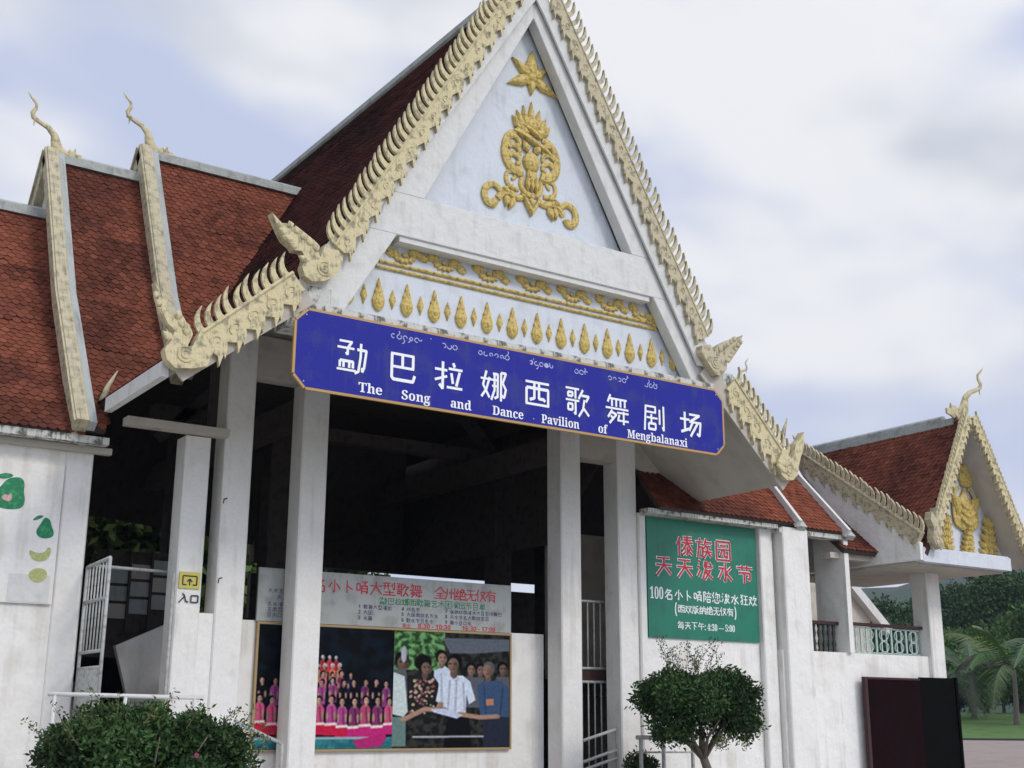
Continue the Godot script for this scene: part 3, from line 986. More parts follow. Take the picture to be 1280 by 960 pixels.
func make_hall() -> void:
	var t := thing("entrance_hall", "tall white gabled entrance hall with gold reliefs, dark steep roof and paired square columns", "building", Vector3(AX, 0, -21.3))
	# columns
	for x in [8.41, 9.915, 15.92, 17.47]:
		part("column", post(Vector3(x, 0, -21.3), .53, .52, 8.6), M.plaster, t)
	for q in [[11.4, -26.2], [17.5, -26.2], [20.6, -28.4], [24.3, -28.4], [9.9, -28.4]]:
		part("inner_post", post(Vector3(q[0], 0, q[1]), .5, .5, 8.4), M.shade_wood, t)  # pale posts coloured near-black, shade of the hall painted in
	# low wall between the columns
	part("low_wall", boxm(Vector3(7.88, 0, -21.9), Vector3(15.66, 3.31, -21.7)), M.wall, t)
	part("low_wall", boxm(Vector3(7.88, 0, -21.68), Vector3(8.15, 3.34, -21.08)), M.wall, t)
	part("upper_floor", boxm(Vector3(-4, 2.7, -31.2), Vector3(28, 2.9, -24.6)), M.shade_wood, t)
	part("back_wall", boxm(Vector3(-4, 0, -31.4), Vector3(13, 4.1, -31.2)), M.shade_wood, t)
	part("back_wall", boxm(Vector3(13.01, 0, -31.4), Vector3(28, 5.28, -31.2)), M.shade_wood, t)
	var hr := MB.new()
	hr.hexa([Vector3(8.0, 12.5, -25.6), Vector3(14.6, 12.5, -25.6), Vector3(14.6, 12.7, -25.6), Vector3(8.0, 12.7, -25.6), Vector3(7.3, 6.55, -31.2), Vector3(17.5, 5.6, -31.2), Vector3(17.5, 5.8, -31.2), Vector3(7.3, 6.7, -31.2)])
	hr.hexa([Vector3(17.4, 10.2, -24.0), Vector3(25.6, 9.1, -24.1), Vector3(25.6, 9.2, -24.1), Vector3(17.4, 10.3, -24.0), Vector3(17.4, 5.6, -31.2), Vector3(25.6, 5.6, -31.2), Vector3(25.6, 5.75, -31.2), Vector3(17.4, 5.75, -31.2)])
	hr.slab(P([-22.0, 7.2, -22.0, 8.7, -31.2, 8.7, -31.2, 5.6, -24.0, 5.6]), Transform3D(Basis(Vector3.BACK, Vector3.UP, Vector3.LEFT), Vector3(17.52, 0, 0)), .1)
	part("rear_roof", hr.done(), M.shade_wood, t)
	part("rear_beam", boxm(Vector3(13, 5.55, -31.35), Vector3(25.6, 6.3, -31.22)), M.shade_wood, t)
	part("rear_gable", frame_slab([7.97, 6.5, 13, 6.5, 13, 5.56, 17.4, 5.56, 17.4, 8.5, AX, 15.9, 7.97, 8.4], -31.2, .15), M.shade_wood, t)
	part("ceiling", boxm(Vector3(8.5, 8.75, -29), Vector3(17.45, 8.9, -21.6)), M.shade_wood, t)
	# beams over the columns
	part("beam", boxm(Vector3(8.15, 7.72, -21.52), Vector3(10.17, 8.5, -21.08)), M.soffit, t)
	part("beam", boxm(Vector3(15.66, 7.08, -21.52), Vector3(17.73, 7.9, -21.08)), M.soffit, t)
	for x in [9.9, 15.9]:
		part("beam", boxm(Vector3(x - .18, 7.05, -31), Vector3(x + .18, 7.55, -21.58)), M.shade_wood, t)
	for q in [[8.4, 7.3, 12.8, 12.2], [17.4, 7.3, 12.9, 12.2]]:
		var tr := MB.new()
		tr.beam(Vector3(q[0], q[1], -25.5), Vector3(q[2], q[3], -25.5), .22, .3, Vector3.BACK)
		part("rafter", tr.done(), M.shade_wood, t)
	part("beam", boxm(Vector3(8.2, 7.7, -25.65), Vector3(17.6, 8.0, -25.35)), M.shade_wood, t)
	# infill over the beams at the column line
	part("infill_wall", frame_slab([8.15, 8.5, 10.17, 8.5, 10.17, 11.4, 8.36, 8.75], -21.40, .2), M.soffit, t)
	part("infill_wall", frame_slab([15.66, 7.9, 19.15, 6.58, 17.4, 8.5, 15.66, 11.2], -21.42, .2), M.soffit, t)
	# roof
	var slope := Vector2(.575, 1.0)
	for s in [-1.0, 1.0]:
		var m := MB.new()
		var foot: Vector2 = Vector2(7.97, 8.42) if s < 0 else Vector2(AX + 4.45, 8.55)
		var knee := Vector2(AX + s * .56, 15.2)
		var low: Vector2 = Vector2(5.98, 6.86) if s < 0 else Vector2(19.42, 6.5)
		for q in [[Vector2(AX, 16.12), knee, -31.0], [knee, foot, -31.0], [foot, low, -21.9]]:
			var a: Vector2 = q[0]
			var b: Vector2 = q[1]
			var d := (b - a).normalized()
			var nn := Vector2(-d.y, d.x) * .14
			if nn.y > 0:
				nn = -nn
			m.hexa([Vector3(b.x, b.y, q[2]), Vector3(b.x + nn.x, b.y + nn.y, q[2]), Vector3(a.x + nn.x, a.y + nn.y, q[2]), Vector3(a.x, a.y, q[2]),
				Vector3(b.x, b.y, -18.06), Vector3(b.x + nn.x, b.y + nn.y, -18.06), Vector3(a.x + nn.x, a.y + nn.y, -18.06), Vector3(a.x, a.y, -18.06)])
		var deck := part("roof", m.done(), M.shade_wood, t)
		if s < 0:
			var v := Vector3(knee.x - foot.x, knee.y - foot.y, 0)
			var l := v.length()
			lay_tiles(deck, Vector3(foot.x, foot.y, -31), Vector3.BACK, v / l, P([5.0, .02, 12.9, .02, 12.9, l, 0, l, 0, 4.0, 5.0, .02]), Color(.070, .024, .020), Color(.028, .013, .012), 301, .17, .15)
			v = Vector3(AX - knee.x, 16.12 - knee.y, 0)
			l = v.length()
			lay_tiles(deck, Vector3(knee.x, knee.y, -31), Vector3.BACK, v / l, P([0, 0, 12.9, 0, 12.9, l - .1, 0, l - .1]), Color(.070, .024, .020), Color(.028, .013, .012), 303, .17, .15)
			v = Vector3(foot.x - low.x, foot.y - low.y, 0)
			l = v.length()
			lay_tiles(deck, Vector3(low.x, low.y, -21.9), Vector3.BACK, v / l, P([.2, .0, 3.8, 0, 3.8, l, .2, l]), Color(.085, .030, .024), Color(.03, .015, .013), 305, .17, .15)
		# pale soffit lining under the eaves
		var sf := MB.new()
		var dn := (low - foot).normalized()
		var nn2 := Vector2(-dn.y, dn.x)
		if nn2.y > 0:
			nn2 = -nn2
		var f2 := foot + nn2 * .15
		var l2 := low + nn2 * .15
		var f3 := f2 - dn * 1.6
		for q in [[l2, f2 - dn * .12, -18.12], [f2 - dn * .12, f3, -19.2]]:
			var a: Vector2 = q[0]
			var b: Vector2 = q[1]
			var o := nn2 * .05
			sf.hexa([Vector3(a.x, a.y, -21.5), Vector3(a.x + o.x, a.y + o.y, -21.5), Vector3(b.x + o.x, b.y + o.y, -21.5), Vector3(b.x, b.y, -21.5),
				Vector3(a.x, a.y, q[2]), Vector3(a.x + o.x, a.y + o.y, q[2]), Vector3(b.x + o.x, b.y + o.y, q[2]), Vector3(b.x, b.y, q[2])])
		part("soffit", sf.done(), M.soffit, t)
		# white verge along the steep roof edge
		var up := MB.new()
		up.slab(PackedVector2Array([Vector2(AX, 16.02), knee, foot, foot - Vector2(s * .42, 0), knee - Vector2(s * .36, 0), Vector2(AX, 15.5)]), Z(-18.055), .05)
		part("verge_board", up.done(), M.fascia, t)
		# pale verge board closing the lower roof edge at the front
		var vg := PackedVector2Array([foot - dn * .15, low, low + nn2 * .40, foot - dn * .15 + nn2 * .40])
		var vm := MB.new()
		vm.slab(vg, Z(-18.055), .06)
		part("verge_board", vm.done(), M.soffit, t)
		# eave fascia
		if s < 0:
			part("eave_board", boxm(Vector3(low.x - .07, low.y - .26, -20.9), Vector3(low.x + .05, low.y - .02, -18.1)), M.fascia, t)
	var rc := MB.new()
	rc.tube(PackedVector3Array([Vector3(AX, 16.16, -31), Vector3(AX, 16.16, -18.0)]), PackedFloat32Array([.17, .17]), 8)
	part("ridge_cap", rc.done(), M.ridge, t)
	# gable front: white frame round a recessed panel and a frieze
	var y0 := 8.16
	var hw := func(y): return 4.2 - .59 * (y - 9.4)
	for s in [-1.0, 1.0]:
		part("gable_frame", frame_slab([AX + s * 2.42, 10.62, AX, 15.12, AX, 15.95, AX + s * hw.call(10.62), 10.62], -18.35, .25), M.fascia, t)
		part("gable_frame", frame_slab([AX + s * 2.95, 9.82, AX + s * hw.call(9.82), 9.82, AX + s * hw.call(y0 - .1), y0 - .1, AX + s * 4.02, y0 - .1], -18.35, .25), M.fascia, t)
	part("gable_band", frame_slab([AX - hw.call(9.82), 9.82, AX + hw.call(9.82), 9.82, AX + hw.call(10.62), 10.62, AX - hw.call(10.62), 10.62], -18.35, .25), M.fascia, t)
	part("gable_step", boxm(Vector3(AX - 2.88, 9.72, -18.48), Vector3(AX + 2.88, 9.82, -18.14)), M.fascia, t)
	part("gable_panel", frame_slab([AX - 2.6, 10.4, AX + 2.6, 10.4, AX, 15.3], -18.6, .16), M.panel, t)
	part("frieze_wall", frame_slab([AX - 4.75, 7.95, AX + 4.75, 7.95, AX + 3.45, 9.95, AX - 3.45, 9.95], -18.62, .2), M.panel, t)
	part("ledge", boxm(Vector3(AX - 4.35, 7.95, -18.4), Vector3(AX + 4.35, 8.19, -17.93)), M.dirty, t)
	part("gable_back", frame_slab([AX - 4.3, 8.0, AX + 4.3, 8.0, AX, 15.6], -19.1, .2), M.shade_wood, t)
	for s in [-1.0, 1.0]:
		part("corner_block", boxm(Vector3(AX + s * 4.6 - .38, 7.75, -18.5), Vector3(AX + s * 4.6 + .38, 8.5, -18.0)), M.dirty, t)
	# rake boards with combs
	rake(t, Vector2(AX - .38, 15.72), Vector2(AX - 4.12, 9.22), -17.92, -1, .27, .185, 1.0, M.cream, .46)
	rake(t, Vector2(AX + .38, 15.72), Vector2(AX + 4.16, 9.12), -17.92, 1, .27, .185, 1.0, M.creamgrey, .46)
	rake(t, Vector2(8.02, 8.50), Vector2(6.52, 7.17), -17.92, -1, .42, .20, 1.0, M.cream, .40)
	rake(t, Vector2(17.70, 8.26), Vector2(19.12, 6.76), -17.92, 1, .42, .18, .95, M.cream, .40)
	finial(t, [7.44, 9.55, 7.62, 9.4, 7.70, 9.42, 7.78, 9.37, 7.90, 9.40, 8.03, 9.33, 8.22, 9.23, 8.27, 9.11, 8.33, 8.96, 8.42, 9.22, 8.51, 9.15, 8.66, 9.16, 8.75, 9.01, 8.67, 8.77, 8.55, 8.64, 8.39, 8.55, 8.21, 8.52, 8.07, 8.59, 8.02, 8.73, 8.06, 8.9, 8.0, 9.0, 7.86, 8.99, 7.82, 9.05, 7.68, 9.14, 7.59, 9.27], -17.95, M.cream, Vector2(8.42, 8.78))
	finial(t, [5.63, 7.99, 5.72, 7.77, 5.84, 7.74, 5.80, 7.62, 5.92, 7.49, 6.05, 7.49, 6.21, 7.4, 6.27, 7.26, 6.19, 7.03, 6.28, 7.08, 6.4, 7.36, 6.47, 7.26, 6.58, 7.13, 6.62, 7.06, 6.53, 6.79, 6.29, 6.72, 6.04, 6.69, 5.9, 6.79, 5.85, 6.95, 5.94, 7.12, 5.99, 7.27, 5.87, 7.36, 5.77, 7.53, 5.68, 7.77], -17.95, M.cream, Vector2(6.18, 6.93))
	finial(t, [18.02, 9.35, 17.86, 9.21, 17.74, 9.19, 17.64, 9.19, 17.47, 9.1, 17.32, 9.01, 17.2, 8.89, 17.19, 8.81, 17.08, 8.98, 16.96, 8.95, 16.85, 8.92, 16.83, 8.78, 16.92, 8.67, 17.05, 8.52, 17.21, 8.36, 17.34, 8.36, 17.49, 8.49, 17.52, 8.58, 17.52, 8.71, 17.63, 8.81, 17.74, 8.9, 17.86, 9.02], -17.95, M.creamgrey, Vector2(17.22, 8.62))
	finial(t, [18.85, 6.72, 18.95, 6.50, 19.1, 6.40, 19.3, 6.42, 19.44, 6.55, 19.48, 6.74, 19.56, 6.95, 19.66, 7.14, 19.70, 7.5, 19.56, 7.32, 19.44, 7.22, 19.36, 7.02, 19.26, 6.86, 19.12, 7.05, 19.0, 6.98], -17.95, M.cream, Vector2(19.2, 6.62))
	# thin spike behind each lower finial
	gold_reliefs(t)
	# small cable hooks on the first column
	for y in [3.95, 5.35]:
		var hk := MB.new(true)
		hk.tube(PackedVector3Array([Vector3(8.2, y, -21.02), Vector3(8.2, y, -20.94), Vector3(8.14, y - .02, -20.92), Vector3(8.13, y - .10, -20.92)]), PackedFloat32Array([.012, .012, .012, .01]), 5)
		part("cable_hook", hk.done(), M.char, t)

func gold_reliefs(t: Node) -> void:
	var cx := 13.02
	var zp := -18.44
	var m := MB.new()
	for q in [[.02, .61, .16], [-.47, .32, .12], [-.58, -.28, .13], [.38, .28, .13], [.66, -.26, .13], [0, -.38, .10]]:
		var v := Vector2(q[0], q[1])
		var b := Basis(Vector3.BACK, v.angle() - PI / 2)
		m.dome(leafpoly(v.length(), q[2] * 1.5), Transform3D(b, Vector3(cx, 13.98, zp)), .09)
	m.ball(Vector3(cx, 13.98, zp + .06), Vector3(.10, .10, .06))
	part("gold_star", m.done(), M.gold, t)
	m = MB.new()
	for i in 7:
		var a := (i - 3) * .20
		var l := .66 - absf(i - 3) * .10
		m.dome(leafpoly(l, .13), Transform3D(Basis(Vector3.BACK, -a), Vector3(cx + sin(a) * .45, 12.80 - absf(i - 3) * .02, zp)), .08)
	for s in [-1.0, 1.0]:
		scroll(m, [cx + s * .10, 12.78, cx + s * .26, 12.84, cx + s * .36, 12.98, cx + s * .28, 13.10, cx + s * .20, 13.02], .05, .03, zp + .02)
		m.dome(leafpoly(.34, .16), Transform3D(Basis(Vector3.BACK, -s * 1.0), Vector3(cx + s * .06, 12.72, zp + .01)), .08)
	m.dome(leafpoly(.40, .24), Z(zp + .03, cx, 12.78), .08)
	part("gold_flame", m.done(), M.gold, t)
	m = MB.new()
	m.ball(Vector3(cx, 12.14, zp + .02), Vector3(.20, .22, .10), 8, 12)
	# broad crescents, each filled with three curled fingers
	scroll(m, [cx - .26, 12.70, cx - .46, 12.66, cx - .60, 12.46, cx - .62, 12.18, cx - .52, 11.98, cx - .36, 11.88, cx - .22, 11.90], .06, .12, zp + .02, cx)
	for i in 3:
		var y := 12.56 - i * .19
		scroll(m, [cx - .58 + .02 * i, y - .02, cx - .44, y + .05, cx - .31, y - .01, cx - .28, y - .11, cx - .36, y - .15], .07, .045, zp + .03, cx)
	for s in [-1.0, 1.0]:
		m.dome(leafpoly(.30, .14), Transform3D(Basis(Vector3.BACK, s * 2.5), Vector3(cx + s * .10, 11.95, zp + .02)), .07)
		m.dome(leafpoly(.26, .14), Transform3D(Basis(Vector3.BACK, -s * .5), Vector3(cx + s * .08, 12.34, zp + .02)), .07)
	m.dome(P([-.44, .12, -.34, .20, .0, .06, .40, -.10, .46, -.20, .36, -.18, .0, -.06, -.36, .08]), Z(zp + .02, cx, 12.60), .09)
	m.dome(P([-.34, .16, -.2, .2, .0, .12, .26, .0, .2, -.06, .0, .02, -.26, .1]), Z(zp + .02, cx, 12.74), .09)
	part("gold_medallion", m.done(), M.gold, t)
	m = MB.new()
	# three-pronged cup over a pointed base
	scroll(m, [cx - .20, 11.80, cx - .24, 11.62, cx - .14, 11.48, cx, 11.44], .05, .06, zp + .02, cx)
	for x in [-.10, 0.0, .10]:
		m.dome(leafpoly(.36, .08), Z(zp + .02, cx + x, 11.50), .08)
	m.dome(P([-.26, 11.44, -.16, 11.40, 0, 11.16, .16, 11.40, .26, 11.44, .14, 11.22, 0, 11.0, -.14, 11.22]), Z(zp + .01, cx, 0), .08, Vector2(0, 11.1))
	m.dome(P([0, 11.42, -.07, 11.32, 0, 11.2, .07, 11.32]), Z(zp + .01, cx, 0), .07)
	# lower arms ending in heavy curls
	scroll(m, [cx - .14, 11.38, cx - .34, 11.32, cx - .52, 11.40, cx - .68, 11.32, cx - .78, 11.20], .07, .075, zp + .02, cx)
	scroll(m, [cx - .70, 11.36, cx - .86, 11.46, cx - 1.02, 11.40, cx - 1.09, 11.24, cx - 1.03, 11.08, cx - .90, 11.05, cx - .84, 11.14], .06, .085, zp + .03, cx)
	for q in [[.40, 11.30, 2.7, .30], [.56, 11.32, 3.0, .26], [.64, 11.36, -.5, .16], [.48, 11.42, -.2, .16]]:
		for s in [-1.0, 1.0]:
			m.dome(leafpoly(q[3], .12), Transform3D(Basis(Vector3.BACK, -q[2] * s), Vector3(cx + q[0] * s, q[1], zp + .01)), .07)
	# small curls beside the cup
	scroll(m, [cx - .30, 11.50, cx - .46, 11.50, cx - .58, 11.62, cx - .56, 11.80, cx - .42, 11.84, cx - .38, 11.74, cx - .46, 11.68], .05, .035, zp + .02, cx)
	part("gold_scrollwork", m.done(), M.gold, t)
	# frieze
	for y in [9.27, 9.38]:
		m = MB.new()
		var w: float = 2.95 + (9.82 - y) * .62 - .06
		m.tube(PackedVector3Array([Vector3(AX - w + .04, y, -18.40), Vector3(AX + w + .04, y, -18.40)]), PackedFloat32Array([.032, .032]), 6)
		part("gold_bar", m.done(), M.gold, t)
	m = MB.new()
	m.dome(P([0, .40, -.035, .30, -.03, .27, -.075, .17, -.07, .14, -.115, .02, -.10, -.09, -.05, -.16, 0, -.18, .05, -.16, .10, -.09, .115, .02, .07, .14, .075, .17, .03, .27, .035, .30]), Transform3D(), .07, Vector2(0, -.02))
	m.ball(Vector3(0, -.03, .06), Vector3(.05, .06, .035), 5, 7)
	var tear := m.done()
	m = MB.new()
	m.dome(P([0, .19, -.05, .05, -.065, 0, -.04, -.05, 0, -.17, .04, -.05, .065, 0, .05, .05]), Transform3D(), .05)
	var diamond := m.done()
	for i in 14:
		var x := 9.17 + i * .568
		part("gold_teardrop", tear, M.gold, t, Transform3D(Basis().scaled(Vector3.ONE * (.82 if i in [0, 13] else 1.05)), Vector3(x, 8.64 - (.02 if i in [0, 13] else 0.0), -18.42)))
		if i < 13:
			part("gold_diamond", diamond, M.gold, t, Transform3D(Basis(), Vector3(x + .284, 8.70, -18.42)))
	m = MB.new()
	scroll(m, [-.22, .02, -.10, -.10, .10, -.10, .22, .04], .045, .03, .02)
	for i in 5:
		var a := (i - 2) * .55 + PI
		m.dome(leafpoly(.17, .10), Transform3D(Basis(Vector3.BACK, a), Vector3(sin(a) * -.07, -.03, 0)), .05)
	for s in [-1.0, 1.0]:
		m.dome(leafpoly(.36, .16), Transform3D(Basis(Vector3.BACK, .85 * s), Vector3(-.10 * s, -.02, 0)), .06)
		m.dome(leafpoly(.24, .14), Transform3D(Basis(Vector3.BACK, -1.95 * s), Vector3(.22 * s, .06, 0)), .05) if s > 0 else m.dome(leafpoly(.2, .1), Transform3D(Basis(Vector3.BACK, 1.2), Vector3(-.2, .02, 0)), .05)
	m.dome(leafpoly(.22, .16), Transform3D(Basis(Vector3.BACK, 1.9), Vector3(.50, -.02, 0)), .05)
	m.ball(Vector3(0, .03, .03), Vector3(.06, .06, .03), 5, 7)
	var flower := m.done()
	for q in [[10.24, 9.57, .25], [11.06, 9.60, 0], [12.03, 9.60, 0], [13.02, 9.60, 0], [13.98, 9.58, 0], [14.92, 9.57, 0], [15.74, 9.50, -.3]]:
		part("gold_flower", flower, M.gold, t, Transform3D(Basis(Vector3.BACK, q[2]).scaled(Vector3(.98, .80, 1)), Vector3(q[0], q[1], -18.42)))

func make_left_wing() -> void:
	var t := thing("left_wing", "white-walled left wing under a stepped steep red tile roof with two ridge horns", "building", Vector3(2, 0, -22))
	part("wall", boxm(Vector3(-6, 0, -22.05), Vector3(5.54, 6.35, -21.63)), M.wall, t)
	part("pilaster", post(Vector3(5.775, 0, -21.86), .46, .5, 6.2), M.wall, t)
	part("side_wall", boxm(Vector3(5.66, 0, -31), Vector3(5.96, 6, -22.12)), M.shade_wood, t)
	part("gate_pier", post(Vector3(7.655, 0, -21.3), .46, .5, 6.42), M.plaster, t)
	part("eave_beam", boxm(Vector3(6.3, 6.44, -21.12), Vector3(8.14, 6.58, -20.85)), M.soffit, t)
	part("eave_board", boxm(Vector3(-6, 6.10, -21.43), Vector3(6.13, 6.225, -21.22)), M.dirty, t)
	part("wall_head", boxm(Vector3(-6, 5.99, -21.63), Vector3(6.27, 6.099, -21.48)), M.soffit, t)
	part("lean_to", boxm(Vector3(8.2, 6.7, -22.2), Vector3(8.3, 8.6, -21.6)), M.shade_wood, t)
	var red := Color(.178, .059, .036)
	var dark := Color(.095, .034, .024)
	var segs := [[-6.0, 5.665, 6.24, 11.64, 401], [5.665, 7.62, 6.36, 12.95, 411], [7.62, 11.4, 6.48, 13.55, 421]]
	# the slopes end on the valley where they meet the main roof
	var valley := func(y: float) -> float:
		return 6.05 if y < 6.9 else (lerpf(6.05, 7.95, (y - 6.9) / 1.5) if y < 8.4 else lerpf(7.95, 11.25, (y - 8.4) / 5.15))
	for q in segs:
		var y0: float = q[2]
		var y1: float = q[3]
		var prof := []
		for k in [0.0, .10, .26, .44, .7, 1.0]:
			var y: float = lerpf(y0, y1, k)
			var z: float = lerpf(-21.2, -23.33, k / .44) if k < .44 else lerpf(-23.33, -25.44, (k - .44) / .56)
			var xr: float = minf(q[1], valley.call(y)) if q[0] > 0 else q[1]
			prof.append([z, y, minf(q[0], xr), xr])
		prof.append([-31.2, 6.5, q[0], q[1]])
		wing_slope(t, prof, 5, red, dark, q[4])
		var m := MB.new()
		m.tube(PackedVector3Array([Vector3(q[0] + (.2 if q[0] > 0 else 0.0), q[3] + .04, -25.44), Vector3(q[1], q[3] + .04, -25.44)]), PackedFloat32Array([.125, .125]), 8)
		m.box(Vector3(q[0], q[3] - .12, -25.38), Vector3(q[1], q[3] + .06, -25.24))
		part("ridge_cap", m.done(), M.ridge, t)
	# rake boards and gable ends where the roof steps up
	for q in [[5.665, 6.24, 11.64, 6.36, 12.95], [7.62, 6.36, 12.95, 6.48, 13.55]]:
		var x: float = q[0]
		var lo_mid: float = q[1] + (q[2] - q[1]) * .44
		var hi_mid: float = q[3] + (q[4] - q[3]) * .44
		var e := MB.new()
		var side := Basis(Vector3.FORWARD, Vector3.UP, Vector3.RIGHT)
		e.slab(P([21.3, q[3] - .3, 23.33, hi_mid - .3, 25.44, q[4] - .2, 31, 6.0, 31, 5.6, 25.44, q[2] - 1.2, 23.33, lo_mid - .5] if x < 6 else [21.9, 8.0, 23.33, hi_mid - .3, 25.44, q[4] - .2, 31, 6.0, 31, 5.6, 25.44, q[2] - 1.2, 23.33, lo_mid - .3]), Transform3D(side, Vector3(x - .02, 0, 0)), .12)
		part("gable_end", e.done(), M.fascia, t)
		for b in [1, 0]:
			var pts := [Vector3(x, q[3] - .05, -21.1) if x < 6 else Vector3(x, 7.72, -22.0), Vector3(x, hi_mid + .02, -23.33), Vector3(x, q[4] + .10, -25.46)] if b else [Vector3(x, q[4] + .10, -25.42), Vector3(x, 6.1, -31.3)]
			var r := MB.new()
			var w := MB.new()
			for i in pts.size() - 1:
				var up: Vector3 = Vector3.RIGHT.cross(pts[i + 1] - pts[i]).normalized()
				r.beam(pts[i] + Vector3(-.08, 0, 0), pts[i + 1] + Vector3(-.08, 0, 0), .22, .40, up)
				w.beam(pts[i] + Vector3(.10, 0, 0) + up * .07, pts[i + 1] + Vector3(.10, 0, 0) + up * .07, .13, .20, up)
				r.beam(pts[i] + Vector3(-.2, 0, 0) + up * .13, pts[i + 1] + Vector3(-.2, 0, 0) + up * .13, .06, .08, up)
			var o := part("rake_board", r.done(), M.creamgrey, t)
			part("flashing", w.done(), M.ridge, o)
		chofa(t, Vector3(x, q[4] + .10, -25.34), .54, Vector3.LEFT, M.cream)
		var sp := MB.new(true)
		var sb := Vector3(x + .36, q[3] + .55, -21.5) if x < 6 else Vector3(x + .36, 8.35, -22.1)
		sp.tube(PackedVector3Array([sb, sb + Vector3(.07, .28, 0), sb + Vector3(.22, .6, 0)]), PackedFloat32Array([.07, .05, .01]), 6)
		part("eave_spike", sp.done(), M.creamgrey, t)
	# stair behind the open gate
	part("stair_wall", frame_slab([7.75, 0, 9.0, 0, 9.0, 3.6, 8.25, 3.34, 7.22, 2.86, 7.75, 1.2], -23.6, .14), M.wall, t)
	for i in 12:
		part("stair_step", boxm(Vector3(6.1, 0, -23.2 - (i + 1) * .34), Vector3(7.6, .2 + i * .19, -23.2 - i * .34)), M.plaster, t)
	var lat := MB.new()
	for i in 4:
		var x := 7.7 + i * .46
		lat.box(Vector3(x, 3.3, -26.05), Vector3(x + .05, 5.0, -26.0))
	lat.box(Vector3(7.55, 2.9, -26.2), Vector3(9.4, 4.95, -26.12))
	part("screen_frame", lat.done(), M.shade_wood, t)
	for i in 3:
		for j in 3:
			var y := 3.55 + j * .36 + i * .11
			part("screen_pane", boxm(Vector3(7.75 + i * .46, y, -26.08), Vector3(8.16 + i * .46, y + .30, -26.06)), M.sheet if (i + j) % 3 else M.soffit, t)

